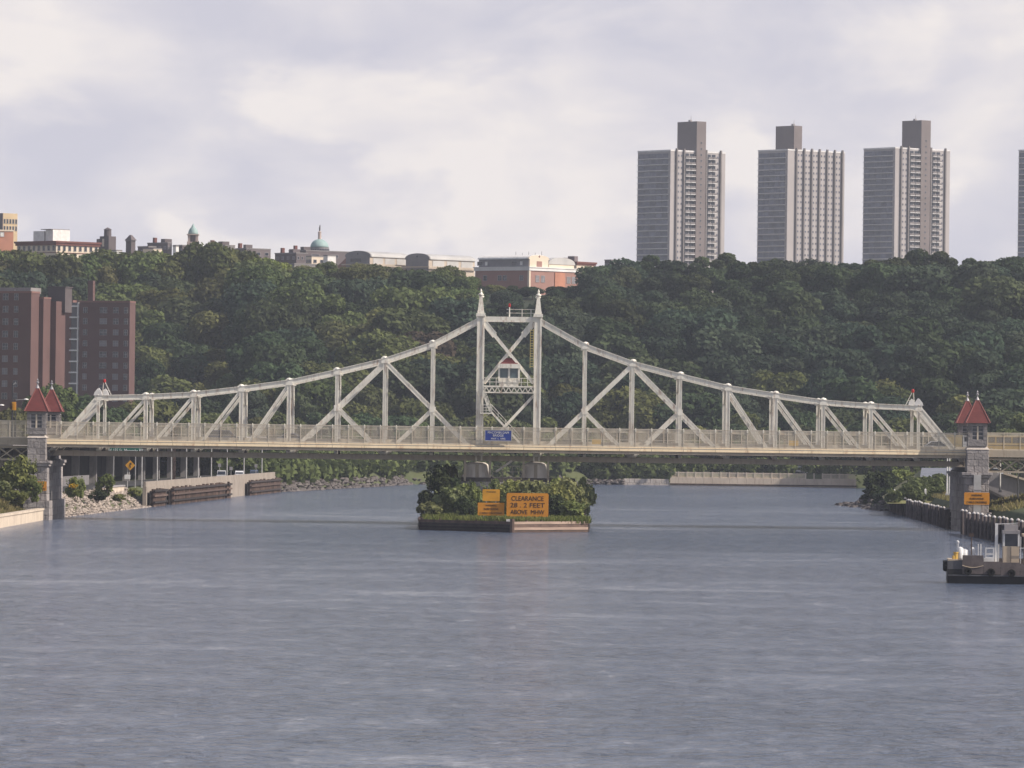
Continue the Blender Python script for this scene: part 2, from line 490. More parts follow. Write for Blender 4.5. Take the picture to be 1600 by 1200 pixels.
# ------------------------------------------------------------------ water and terrain
def lerp_tab(tab, t):
    if t <= tab[0][0]: return tab[0][1]
    for (a, va), (b, vb) in zip(tab, tab[1:]):
        if t <= b: return va + (vb - va) * (t - a) / (b - a)
    return tab[-1][1]
LEFT = [(560, -64), (790, -62.6), (815, -62.3), (926, -57.2), (1154, -46), (1345, -22), (1403, 21)]
RIGHT = [(560, 62), (800, 61), (976, 64.5), (1058, 61), (1120, 66), (1404, 98)]
def shore_d(x, y):
    return max(lerp_tab(LEFT, y) - x, x - lerp_tab(RIGHT, y), (y - 1404.0) if x > 0 else -99)
def sstep(t):
    t = min(1.0, max(0.0, t))
    return t * t * (3 - 2 * t)
def hill_span(x):
    k = sstep((-62 - x) / 25)
    return 1428 + 12 * math.sin(x / 37.0) + 120 * k, 1738 + 14 * math.sin(x / 51.0 + 1) + 60 * k
def H(x, y):
    d = shore_d(x, y)
    z = max(-2.5, min(3.0, -1.0 + d * 0.9)) if d > -2 else -2.5
    if x < -60 and y < 790:
        z = max(-2.5, min(4.8, -0.6 + (lerp_tab(LEFT, y) - x) * 0.62))
    if x > 60 and y < 1000 and d > 3:
        z = 3.0 + 1.4 * sstep((d - 3) / 8)
    y0, y1 = hill_span(x)
    if y > y0:
        t = min(1.0, (y - y0) / (y1 - y0))
        z = 3.0 + 50.0 * (0.75 * t + 0.25 * sstep(t)) + 1.5 * math.sin(x / 23.0) * math.sin(y / 31.0) * sstep(t * 3)
    return z
def terrain(name, xs, ys, material):
    vs_ = [(x, y, H(x, y)) for y in ys for x in xs]
    n = len(xs)
    fs = [(j * n + i, j * n + i + 1, (j + 1) * n + i + 1, (j + 1) * n + i) for j in range(len(ys) - 1) for i in range(n - 1)]
    mb = MB(); mb.add(vs_, fs)
    o = mb.build(name, material, smooth=True)
    return tag(o, kind='structure')
def lin(a, b, st):
    n = max(1, int(round((b - a) / st)))
    return [a + (b - a) * i / n for i in range(n)]
xs_near = lin(-900, -130, 35) + lin(-130, -80, 6) + lin(-80, 110, 1.5) + lin(110, 160, 6) + lin(160, 901, 35) + [900]
ys_near = lin(560, 780, 8) + lin(780, 830, 5) + lin(830, 1395, 8) + lin(1395, 1413, 2) + [1413]
tag(terrain('river_bank', xs_near, ys_near, M['grassground']), 'grassy river banks on both sides of the water')
xs_far = lin(-1500, -260, 60) + lin(-260, 260, 8) + lin(260, 1501, 60) + [1500]
ys_far = lin(1413, 1820, 8) + lin(1820, 3600, 60) + [3600]
tag(terrain('hillside', xs_far, ys_far, M['soil']), 'tall wooded hillside behind the bridge')

WDIST = 0.62
wmat = bpy.data.materials.new('ruffled_river_water')
wmat.use_nodes = True
nt = wmat.node_tree
pb = nt.nodes['Principled BSDF']
pb.inputs['Base Color'].default_value = (0.085, 0.112, 0.175, 1)
pb.inputs['Roughness'].default_value = 0.12
pb.inputs['IOR'].default_value = 1.333
pb.inputs['Specular IOR Level'].default_value = 0.5
geo = nt.nodes.new('ShaderNodeNewGeometry')
def wnoise2(stretch, scale, detail, rough=0.6, rotz=0.0):
    mpn = nt.nodes.new('ShaderNodeMapping')
    mpn.inputs['Scale'].default_value = stretch
    mpn.inputs['Rotation'].default_value = (0, 0, rotz)
    nt.links.new(geo.outputs['Position'], mpn.inputs['Vector'])
    n = nt.nodes.new('ShaderNodeTexNoise')
    n.inputs['Scale'].default_value = scale
    n.inputs['Detail'].default_value = detail
    n.inputs['Roughness'].default_value = rough
    nt.links.new(mpn.outputs[0], n.inputs['Vector'])
    return n
def mnode(op, a, b=None):
    q = nt.nodes.new('ShaderNodeMath'); q.operation = op
    for i, s_ in enumerate((a, b)):
        if s_ is None: continue
        if isinstance(s_, (int, float)): q.inputs[i].default_value = s_
        else: nt.links.new(s_, q.inputs[i])
    return q.outputs[0]
w1 = wnoise2((0.6, 1.0, 1), 0.85, 4, 0.6, R(12))        # wind waves
w2 = wnoise2((1.3, 1.0, 1), 0.48, 4, 0.58, R(-8))      # longer chop
w5 = wnoise2((1.0, 0.24, 1), 0.58, 7, 0.76, R(2))       # wave groups
w3 = wnoise2((0.55, 0.8, 1), 0.075, 6, 0.62, R(6))             # cat's-paws: calmer and rougher patches
w4 = wnoise2((0.8, 0.5, 1), 0.016, 4, 0.55, R(3))       # broad slicks
def mrange(v, a0, a1, b0, b1):
    q = nt.nodes.new('ShaderNodeMapRange')
    for nm_, vv_ in (('From Min', a0), ('From Max', a1), ('To Min', b0), ('To Max', b1)):
        q.inputs[nm_].default_value = vv_
    nt.links.new(v, q.inputs['Value'])
    return q.outputs[0]
grp = mrange(w5.outputs['Fac'], 0.36, 0.64, 0.10, 2.0)
patch = mrange(mnode('ADD', mnode('MULTIPLY', w3.outputs['Fac'], 0.55), mnode('MULTIPLY', w4.outputs['Fac'], 0.45)), 0.46, 0.63, 1.2, 0.16)
c1 = mnode('SUBTRACT', w1.outputs['Fac'], 0.5)
c2 = mnode('MULTIPLY', mnode('SUBTRACT', w2.outputs['Fac'], 0.5), 2.0)
hgt = mnode('MULTIPLY', mnode('MULTIPLY', mnode('ADD', c1, c2), grp), patch)
bmp = nt.nodes.new('ShaderNodeBump')
bmp.inputs['Strength'].default_value = 1.0
bmp.inputs['Distance'].default_value = WDIST
nt.links.new(hgt, bmp.inputs['Height'])
nt.links.new(bmp.outputs[0], pb.inputs['Normal'])
mb = MB()
mb.add([(-900, -400, 0), (900, -400, 0), (900, 1450, 0), (-900, 1450, 0)], [(0, 1, 2, 3)])
tag(mb.build('water', wmat), 'wide ruffled grey blue river', kind='structure')

# ------------------------------------------------------------------ foliage
def rock_mesh(mb, c, r, rs):
    vs_ = []
    ph = rs.random() * 6
    for k, (z, rr, n) in enumerate(((-0.5, 0.55, 5), (0.05, 1.0, 6), (0.55, 0.6, 5))):
        pass
    pts = []
    for z, rr in ((-0.6, 0.6), (0.0, 1.0), (0.55, 0.62)):
        for i in range(5):
            a = ph + 2 * math.pi * i / 5 + z
            q = rr * rs.uniform(0.75, 1.2)
            pts.append((c[0] + r * q * math.cos(a), c[1] + r * q * math.sin(a), c[2] + r * z * rs.uniform(0.7, 1.1)))
    fs = [(k * 5 + i, k * 5 + (i + 1) % 5, k * 5 + 5 + (i + 1) % 5, k * 5 + 5 + i) for k in range(2) for i in range(5)]
    fs += [(4, 3, 2, 1, 0), (10, 11, 12, 13, 14)]
    mb.add(pts, fs)

def leaf_cloud(seed, rx, rz, nl, leaf, lobes=14, ry=None, lobe_r=(0.30, 0.48), droop=0.0, spread=0.70, flat=0.82):
    """leaf quads spread over many overlapping boughs of an uneven crown centred at z = rz (bottom at 0)"""
    rs = np.random.RandomState(seed)
    ry = ry or rx
    cs, rr = [], []
    for i in range(lobes):
        d = rs.normal(size=3); d /= np.linalg.norm(d)
        q = spread * (0.45 + 0.55 * rs.rand())
        c = d * q * np.array([rx, ry, rz])
        cs.append(c + np.array([0, 0, rz]))
        rr.append(rx * rs.uniform(*lobe_r))
    cs, rr = np.array(cs), np.array(rr)
    w = rr ** 2 / np.sum(rr ** 2)
    li = rs.choice(len(rr), size=int(nl * 1.6), p=w)
    d = rs.normal(size=(len(li), 3)); d /= np.linalg.norm(d, axis=1)[:, None]
    rad = rr[li] * (0.72 + 0.34 * rs.rand(len(li)))
    p = cs[li] + d * rad[:, None] * np.array([1, 1, flat])
    # drop leaves that lie well inside another bough
    dist = np.linalg.norm((p[:, None, :] - cs[None]) / np.array([1, 1, flat]), axis=2) / rr[None]
    dist[np.arange(len(li)), li] = 9
    keep = (dist.min(axis=1) > 0.62)
    p, d = p[keep][:nl], d[keep][:nl]
    n = d * 0.75 + rs.normal(size=p.shape) * 0.55 + np.array([0, 0, 0.25])
    n /= np.linalg.norm(n, axis=1)[:, None]
    t = np.cross(n, rs.normal(size=p.shape)); t /= np.linalg.norm(t, axis=1)[:, None]
    b = np.cross(n, t)
    s = leaf * rs.uniform(0.55, 1.3, size=(len(p), 1))
    v = np.stack([p - t * s - b * s * .55, p + t * s * .8 - b * s * .7, p + t * s * 1.1 + b * s * .5, p - t * s * .7 + b * s * .75], axis=1)
    v[:, :, 2] = np.maximum(v[:, :, 2], 0.02)
    return v.reshape(-1, 3)
def quads_mesh(name, v, material):
    me = bpy.data.meshes.new(name)
    nq = len(v) // 4
    me.vertices.add(len(v)); me.vertices.foreach_set('co', v.astype(np.float32).ravel())
    me.loops.add(len(v)); me.loops.foreach_set('vertex_index', np.arange(len(v), dtype=np.int32))
    me.polygons.add(nq); me.polygons.foreach_set('loop_start', np.arange(0, len(v), 4, dtype=np.int32))
    me.polygons.foreach_set('loop_total', np.full(nq, 4, dtype=np.int32))
    me.update(calc_edges=True)
    if material: me.materials.append(material)
    return me
def trunk_mesh(name, h, r, seed, limbs=4):
    rs = random.Random(seed)
    mb = MB()
    mb.cyl((0, 0, -0.6), (0.1, 0, h * 0.5), r, r * 0.7, 7)
    mb.cyl((0.1, 0, h * 0.5), (rs.uniform(-.4, .4), 0.2, h * 0.85), r * 0.7, r * 0.25, 7)
    for i in range(limbs):
        a = i * 6.28 / limbs + rs.random()
        z = h * rs.uniform(0.35, 0.55)
        mb.cyl((0.05, 0, z), (math.cos(a) * h * .22, math.sin(a) * h * .22, z + h * .26), r * .45, r * .12, 5)
    return mb.mesh(name, M['bark'])

# crown shapes, each as a mesh per leaf material
SHAPES = []
for i in range(7):
    rx, rz = [(6.4, 5.6), (7.2, 6.0), (6.0, 6.6), (7.6, 5.4), (5.6, 5.4), (6.8, 6.4), (7.0, 5.2)][i]
    SHAPES.append((leaf_cloud(100 + i, rx, rz, 5200, 0.36, lobes=12 + i, lobe_r=(0.30, 0.50)), rx, rz))
CROWN = {}
def crown(i, m):
    if (i, m) not in CROWN:
        CROWN[(i, m)] = quads_mesh('crown', SHAPES[i][0], LEAF[m])
    return CROWN[(i, m)]
TRUNK = trunk_mesh('trunk', 9.0, 0.38, 5)
def tree(name, label, group, base, height, shape, leafm, width=1.0, rot=0.0):
    """crown bottom at 22 % of the height"""
    _, rx, rz = SHAPES[shape]
    full = 2.6 + float(np.percentile(SHAPES[shape][0][:, 2], 99.3))
    k = height / full
    t = thing(name, label, 'tree', base, group, rot, local=True)
    t.scale = (k * width, k * width, k)
    c = place('crown', crown(shape, leafm), None, (0, 0, 2.6)); c.parent = t
    u = place('trunk', TRUNK, None, (0, 0, 0)); u.parent = t
    return t

skyline = [(0, 388), (40, 392), (75, 398), (110, 402), (150, 399), (185, 391), (230, 397), (290, 395), (330, 382), (362, 388), (395, 404), (425, 403), (455, 424),
           (480, 414), (520, 411), (600, 415), (660, 419), (700, 416), (722, 424), (760, 446), (820, 449), (870, 447), (918, 444), (937, 424), (960, 411), (1000, 402),
           (1045, 407), (1090, 404), (1130, 399), (1180, 411), (1220, 404), (1260, 411), (1310, 407), (1337, 415), (1360, 408), (1400, 402), (1440, 387), (1480, 400),
           (1520, 407), (1560, 409), (1592, 400), (1640, 402)]
ZONES = [(210, 'above the brick blocks'), (300, 'just right of the brick blocks'), (450, 'below the church tower and flat roofs'), (620, 'below the copper dome'), (745, 'left of the centre tower'),
         (845, 'behind the centre tower'), (990, 'right of the centre tower'), (1140, 'below the leftmost tall tower'), (1330, 'below the middle tall tower'), (1500, 'below the rightmost whole tower'), (9999, 'towards the right frame')]
def zone(px):
    return next(z for lim, z in ZONES if px < lim)
TONE = ['mid green', 'dark green', 'blue green', 'olive', 'yellow green', 'brown']
rs = random.Random(4)
# the crest: treetops that make the skyline
x = -10
n_hill = 0
while x < 1625:
    top = lerp_tab(skyline, x) + rs.uniform(-2, 3)
    Yc = 1738 + 60 * sstep((150 - x) / 150) * 0 + rs.uniform(-6, 6)
    p = P(x, top, Yc)
    p.y = Yc
    g = H(p.x, Yc)
    hgt_ = max(2.2, p.z - g)
    lm = 1
    nm, lb, gr = 'crest_tree', None, None
    side = 'left of the domed building' if x < 480 else ('below the school roofs' if x < 935 else 'below the three tall towers')
    lb = 'leafy tree on the crest of the wooded hill, ' + side
    lm = rs.choice([0, 0, 3]) if x < 480 else (rs.choice([3, 0, 1]) if x < 935 else rs.choice([1, 1, 2]))  # right part takes darker leaves, standing for shade
    if 395 < x < 440:
        lm = 4
        lb = 'bright yellow green tree on the skyline left of the dome'
    else:
        lb = '%s tree %s, top against the sky' % (TONE[lm], zone(x))
    tree(nm, lb, 'trees on the hill crest', (p.x, Yc, p.z - hgt_), hgt_, rs.randrange(7), lm, rs.uniform(0.95, 1.25) * min(2.4, (13.0 / hgt_) ** 0.45), rs.random() * 6.28)
    n_hill += 1
    x += rs.uniform(30, 44)
# the slope below, row after row
rows = 12
for r_ in range(rows):
    t = 0.02 + (r_ / (rows - 1)) * 0.93
    wx = -175 + rs.uniform(0, 10)
    while wx < 172:
        y0, y1 = hill_span(wx)
        yy = y0 + (y1 - y0) * t + rs.uniform(-9, 9)
        if abs(wx) < 0.0875 * yy + 7:
            pxx = 800 + wx * FPX / yy
            zb = H(wx, yy)
            hh = rs.uniform(13.5, 20.5)
            if r_ >= rows - 2:
                hh = rs.uniform(9, 12)
            if 700 < pxx < 935 and r_ >= rows - 4:
                hh = min(hh, 9.0)
            hh = max(2.0, min(hh, P(pxx, lerp_tab(skyline, pxx) + 5, yy).z - zb))
            if pxx < 745:
                lm = rs.choice([0, 0, 0, 3, 1, 1, 2])
                lb = 'mid green tree in the wooded slope behind the left half of the bridge'
                gr = 'trees on the left part of the slope'
            else:
                lm = rs.choice([1, 1, 2, 2, 2, 1])  # shade over the right slope is put into darker leaf colours
                lb = 'dark green tree in the wooded slope behind the right half of the bridge'
                gr = 'trees on the right part of the slope'
                if t < 0.25 and rs.random() < 0.4:
                    lm = 0
            lb = '%s tree %s %s' % (TONE[lm], 'low on the slope' if t < .33 else ('halfway up the slope' if t < .7 else 'high on the slope'), zone(pxx))
            if 425 < pxx < 452 and r_ == rows - 3:
                lm, lb, gr = 5, 'greyish brown half bare tree high on the left slope', None
            if 625 < pxx < 655 and r_ == 4:
                lm, lb, gr = 5, 'reddish brown tree behind the left top chord near the centre tower', None
            tree('hillside_tree', lb, gr, (wx, yy, zb - 0.3), hh, rs.randrange(7), lm, rs.uniform(0.92, 1.2), rs.random() * 6.28)
            n_hill += 1
        wx += rs.uniform(11.0, 15.5)
print('hill trees', n_hill)
# undergrowth that closes the gaps between the trunks
vv = []
small = [leaf_cloud(300 + i, 3.4, 2.6, 110, 0.75, lobes=7, lobe_r=(0.4, 0.6)) for i in range(4)]
for i in range(1500):
    wx = rs.uniform(-170, 170)
    y0, y1 = hill_span(wx)
    yy = rs.uniform(y0 - 4, y1 + 25)
    if abs(wx) > 0.0875 * yy + 8:
        continue
    k = rs.uniform(0.7, 1.5) * (1.0 if yy < y1 - 55 else 0.4)
    a = rs.random() * 6.28
    q = small[i % 4] @ np.array([[math.cos(a), math.sin(a), 0], [-math.sin(a), math.cos(a), 0], [0, 0, 1]]) * k
    vv.append(q + np.array([wx, yy, H(wx, yy) - 0.4]))
uo = bpy.data.objects.new('undergrowth', quads_mesh('undergrowth', np.concatenate(vv), LEAF[1]))
C.objects.link(uo)
tag(uo, 'low green undergrowth between the trees on the wooded slope', 'undergrowth', kind='stuff')

BUSH = {}
def bush_mesh(seed, material, lobes=12, nl=1500, leaf=0.17, flat=0.9):
    """loose shrub: many small uneven sprays plus upright shoots that break the outline"""
    key = (seed, material.name, nl)
    if key not in BUSH:
        v = leaf_cloud(seed, 1.0, 1.0, int(nl * .8), leaf, lobes=26, lobe_r=(0.13, 0.34), flat=1.0, spread=0.86)
        rs_ = np.random.RandomState(seed + 7)
        sh = []
        for k in range(34):                     # shoots
            a_ = rs_.uniform(0, 6.283); r_ = rs_.uniform(.1, .85)
            base = np.array([r_ * math.cos(a_), r_ * math.sin(a_), 1.0 + .55 * math.sqrt(max(0, 1 - r_ * r_)) * rs_.uniform(.3, 1)])
            d_ = np.array([.5 * math.cos(a_) * r_, .5 * math.sin(a_) * r_, 1]) * rs_.uniform(.3, .65)
            for q_ in np.linspace(0, 1, 9):
                c_ = base + d_ * q_ + rs_.normal(size=3) * .03
                t_ = rs_.normal(size=3); t_ /= np.linalg.norm(t_)
                n_ = np.cross(t_, rs_.normal(size=3)); n_ /= np.linalg.norm(n_)
                s_ = leaf * rs_.uniform(.5, 1.0) * (1.1 - .5 * q_)
                sh.append(np.stack([c_ - t_ * s_ - n_ * s_ * .4, c_ + t_ * s_ - n_ * s_ * .4, c_ + t_ * s_ * .8 + n_ * s_ * .5, c_ - t_ * s_ * .8 + n_ * s_ * .5]))
        v = np.concatenate([v, np.concatenate(sh)])
        v[:, 2] *= 2.0 / max(2.0, np.percentile(v[:, 2], 99.5))
        BUSH[key] = quads_mesh('foliage', v, material)
    return BUSH[key]
def stems_mesh():
    mb = MB()
    for i in range(5):
        a = i * 1.26
        mb.cyl((0.08 * math.cos(a), 0.08 * math.sin(a), -0.1), (0.5 * math.cos(a), 0.5 * math.sin(a), 1.2), 0.035, 0.015, 5)
    return mb.mesh('stems', M['bark'])
STEMS = stems_mesh()
def bush(label, base, rx, h, seed, material, group=None, ry=None, name='bush', nl=1500, leaf=0.17, cat='bush'):
    """rx half width, h full height"""
    t = thing(name, label, cat, base, group, rnd.random() * 6.28, local=True)
    t.scale = (rx, ry or rx, h / 2)
    c = place('foliage', bush_mesh(seed, material, nl=nl, leaf=leaf), None, (0, 0, -0.05)); c.parent = t
    u = place('stems', STEMS, None, (0, 0, 0)); u.parent = t
    return t

# ------------------------------------------------------------------ haze
HAZE = 6.0e-5
hm = bpy.data.materials.new('thin_summer_haze')
hm.use_nodes = True
hm.node_tree.nodes.clear()
hv = hm.node_tree.nodes.new('ShaderNodeVolumePrincipled')
hv.inputs['Color'].default_value = (0.80, 0.86, 1.0, 1)
hv.inputs['Density'].default_value = HAZE
ho = hm.node_tree.nodes.new('ShaderNodeOutputMaterial')
hm.node_tree.links.new(hv.outputs[0], ho.inputs['Volume'])
mb = MB()
mb.box(-1700, 1700, -600, 3800, -5.0, 185.0)
hz = tag(mb.build('haze', hm), 'thin pale haze over the river and hill', 'haze', kind='stuff')

# ------------------------------------------------------------------ buildings on and below the hill
def pz(x, y, Y):
    return P(x, y, Y).z
class Bld:
    """corner-on building: local x along the front face (negative = left), local y back along the right face, local z up from the base"""
    def __init__(s, name, label, cat, cx, xl, xr, ytop, Y, phi, zbase, group=None):
        s.phi = R(phi)
        c = P(cx, ytop, Y)
        s.L1 = (cx - xl) * Y / FPX / math.cos(s.phi)
        s.L2 = 1.05 * (xr - cx) * Y / FPX / math.sin(s.phi)
        s.zb, s.h, s.Y, s.cx = zbase, c.z - zbase, Y, cx
        s.o = thing(name, label, cat, (c.x, Y, zbase), group, -s.phi, local=True)
    def z(s, y):                    # height above the base of photo row y
        return pz(s.cx, y, s.Y) - s.zb
    def part(s, name, m_, fn, parent=None, smooth=False):
        mb = MB(); fn(mb)
        return mb.build(name, m_, parent or s.o, smooth)
    def wall(s, m_, name='wall', x0=None, x1=0, y0=0, y1=None, z0=0, z1=None):
        return s.part(name, m_, lambda b: b.box(-s.L1 if x0 is None else x0, x1, y0, s.L2 if y1 is None else y1, z0, s.h if z1 is None else z1))
def win_mesh(name, w, h, face, d=0.14, fr=0.12, pane=None, mull=True):
    """window with a proud frame; origin at its centre on the wall; face 'f' looks to local -y, 'r' to local +x"""
    mb = MB()
    def bx(a0, a1, z0, z1, o0, o1):
        if face == 'f': mb.box(a0, a1, -o1, -o0, z0, z1)
        else: mb.box(o0, o1, a0, a1, z0, z1)
    mb.mi = 0
    bx(-w / 2, w / 2, -h / 2, h / 2, -0.02, 0.03)
    mb.mi = 1
    bx(-w / 2 - fr, w / 2 + fr, h / 2, h / 2 + fr, -0.02, d)
    bx(-w / 2 - fr * 1.4, w / 2 + fr * 1.4, -h / 2 - fr, -h / 2, -0.02, d * 1.5)
    bx(-w / 2 - fr, -w / 2, -h / 2, h / 2, -0.02, d)
    bx(w / 2, w / 2 + fr, -h / 2, h / 2, -0.02, d)
    if mull:
        bx(-0.04, 0.04, -h / 2, h / 2, 0.03, 0.08)
        bx(-w / 2, w / 2, -0.03, 0.03, 0.03, 0.08)
    return mb.mesh(name, [pane or M['glass'], M['wframe']])

# --- the pale towers on the right
FL = 2.80
def tower(label, cx, xl, xr, ytop, Y, phi, core, cols, group='tall pale towers on the hill'):
    b = Bld('apartment_tower', label, 'tower', cx, xl, xr, ytop, Y, phi, 50.0, group)
    o, L1, L2, h = b.o, b.L1, b.L2, b.h
    b.wall(M['towerconc'])
    b.part('parapet', M['towerslab'], lambda q: (q.box(-L1 - .15, 0.15, -0.15, 0.25, h, h + 0.7), q.box(-0.25, 0.15, 0.25, L2 + .15, h, h + 0.7)))
    nf = int((h - 40) / FL)
    # glazed bands across the left face with pale slabs between
    npane = 5
    pw = (L1 - 2.1) / npane
    band = MB(); band.box(-pw / 2 + .09, pw / 2 - .09, -0.10, 0.05, -1.02, 1.02)
    bme = band.mesh('pane', M['towerglass'])
    sl = MB(); sl.box(-L1 + 0.2, -1.2, -0.75, 0.05, -0.13, 0.13)
    sme = sl.mesh('floor_slab', M['towerslab'])
    for k in range(nf):
        z = h - 2.0 - k * FL
        for j in range(npane):
            place('pane', bme, o, (-L1 + .5 + pw * (j + .5), 0, z))
        place('floor_slab', sme, o, (0, 0, z - FL / 2))
    wme = win_mesh('window', 0.75, 0.85, 'r', 0.10, 0.07, M['towerglass'], False)
    bal = MB()
    bal.mi = 0; bal.box(0, 1.3, -0.5, 0.5, -0.12, 0.12)
    bal.mi = 1; bal.box(1.2, 1.28, -0.5, 0.5, 0.12, 1.05)
    bal.mi = 2; bal.box(-0.02, 0.05, -0.46, 0.46, 0.2, 2.3)
    bme2 = bal.mesh('balcony', [M['towerslab'], M['towerrib'], M['glass']])
    ribme = MB(); ribme.box(-0.02, 0.9, -0.38, 0.38, 0, h + 1.4)
    ribm = ribme.mesh('rib', M['towerrib'])
    for kind, a, c in cols:
        if kind == 'rib':
            place('rib', ribm, o, (0, a * L2, 0))
        for k in range(nf):
            z = h - 1.9 - k * FL
            if kind == 'win':
                place('window', wme, o, (0, a * L2, z))
            elif kind == 'bal':
                place('balcony', bme2, o, (0, (a + c) / 2 * L2, z - 1.1), scale=(1, (c - a) * L2, 1))
    a0, a1, front, back, ht = core
    cz = h + ht
    co = b.part('stair_core', M['towercore'], lambda q: q.box(-back, front, a0 * L2, a1 * L2, h - 70 if front > 0 else h, cz))
    def mast(q):
        q.cyl((-back * .5, (a0 + a1) / 2 * L2, cz), (-back * .5, (a0 + a1) / 2 * L2, cz + 3.2), 0.16, 0.05, 6)
        q.box(-back * .5 - 1.2, -back * .5 + .2, (a0 + a1) / 2 * L2 - .6, (a0 + a1) / 2 * L2 + .5, cz, cz + 1.0)
    b.part('roof_mast', M['wframe'], mast, co)
    if front > 0:
        sw = win_mesh('window', 0.8, 0.9, 'r', 0.1, 0.08, M['glass'], False)
        for k in range(nf + 2):
            q = place('window', sw, None, (front, (a0 + a1) / 2 * L2, h + 4.5 - k * FL)); q.parent = co
    return b
T1 = [('rib', .10, 0), ('win', .145, 0), ('win', .20, 0), ('rib', .235, 0), ('bal', .25, .335), ('bal', .345, .43), ('rib', .64, 0), ('bal', .66, .735), ('bal', .745, .82),
      ('win', .86, 0), ('rib', .905, 0)]
T2 = []
for i in range(7):
    a = 0.145 + i * 0.134
    T2.append(('rib', a, 0))
    if i < 6:
        T2 += [('win', a + .042, 0), ('win', a + .095, 0)]
tower('pale concrete tower with balconies, leftmost of the three tall towers', 1048, 998, 1132, 236, 2740, 50, (.44, .61, 1.2, 12.5, 14.5), T1)
tower('pale concrete tower with plain ribbed side, middle of the three tall towers', 1231, 1187, 1320, 235, 2800, 50, (.28, .42, -7.0, 20.0, 12.5), T2)
tower('pale concrete tower with balconies, rightmost of the three whole towers', 1399, 1353, 1486, 232, 2870, 50, (.44, .61, 1.2, 12.5, 14.5), T1)
tower('edge of a tower cut off by the right frame', 1647, 1597, 1732, 234, 2940, 50, (.44, .61, 1.2, 12.5, 14.5), T1[:4])

# --- red brick housing blocks at the left edge
def brick_block(label, cx, xl, xr, ytop, Y, phi, cols, rows, y_first, y_step, strips=()):
    b = Bld('brick_apartment_block', label, 'building', cx, xl, xr, ytop, Y, phi, 2.8, 'red brick housing blocks at the left edge')
    b.wall(M['brick'])
    b.part('parapet', M['brickband'], lambda q: (q.box(-b.L1 - .1, .1, -.1, .3, b.h, b.h + .45), q.box(-.3, .1, .3, b.L2, b.h, b.h + .45)))
    k = Y / FPX / math.cos(b.phi)
    ms = {}
    for (px, wpx) in cols:
        for r_ in range(rows):
            key = (wpx, rnd.random() < 0.3)
            if key not in ms:
                ms[key] = win_mesh('window', wpx * k, 1.35, 'f', 0.10, 0.05, M['blind'] if key[1] else M['glass'])
            place('window', ms[key], b.o, ((px - cx) * k, 0, b.z(y_first + r_ * y_step)))
    return b
bb = brick_block('dark red brick housing block standing behind, to the right', 203, 122, 210, 473, 1470, 18,
                 [(132, 6), (161, 11), (181, 8), (197, 5)], 9, 485, 17.3)
k_ = 1470 / FPX
# recessed balcony bay with pale slabs
def bay(q): q.box(-bb.L1 - 2.6, -bb.L1 - 0.02, 1.2, 9.0, 0, bb.h)
bb.part('stair_bay', M['glass'], bay)
def slab(q):
    for r_ in range(8):
        z = bb.z(480 + r_ * 17.3)
        q.box(-bb.L1 - 2.7, -bb.L1 - 0.1, 0.2, 1.25, z, z + 0.35)
for r_ in range(8):
    mb = MB(); z = bb.z(480 + r_ * 17.3)
    mb.box(-bb.L1 - 2.7, -bb.L1 - 0.1, 0.2, 1.25, z, z + 0.35)
    mb.build('balcony_slab', M['towerslab'], bb.o)
bb.part('bay_post', M['towerslab'], lambda q: q.box(-bb.L1 - 0.65, -bb.L1 - 0.3, 0.3, 0.7, 0, bb.h))
bb.part('chimney', M['brick'], lambda q: q.box(-bb.L1 + 0.2, -bb.L1 + 1.6, 5, 6.4, bb.h, bb.z(438)))
bb.part('end_wing', M['brickband'], lambda q: q.box(-bb.L1 - 5.0, -bb.L1 - 2.62, 2.2, 10.0, 0, bb.z(469)))
b2 = brick_block('dark red brick housing block nearest the left edge, seen to its flat roof', 49, -40, 59, 458, 1310, 18, [(8, 8), (25, 6)], 9, 464, 19.4)
kk = 1310 / FPX
b2.part('side_wing', M['brick'], lambda q: q.box(0.02, 7 * kk / .951, 4.6, 8.75, 0, b2.z(466)))
b2.part('side_wing', M['brick'], lambda q: q.box(7 * kk / .951 + .02, 16 * kk / .951, 8.75, 14.2, 0, b2.z(469)))
b2.part('side_wing_cornice', M['brickband'], lambda q: q.box(-.1, 7 * kk / .951 + .1, 4.5, 8.85, b2.z(466), b2.z(466) + .4))
b2.part('roof_edge', M['roofgrey'], lambda q: q.box(-b2.L1, -1.0, 2, 8, b2.h, b2.z(449)))
b2.part('plant_room', M['slate'], lambda q: (q.box(-1.0, 3.2, 12, 16, b2.h - 4, b2.z(447)), q.box(-1.2, 3.4, 11.8, 16.2, b2.z(447), b2.z(445.5))))
b2.part('roof_vent', M['wframe'], lambda q: (q.box(1.6, 2.6, 15, 16, b2.h - 1, b2.z(447)), q.box(-5, -4.6, 2, 2.4, b2.h, b2.z(452))))

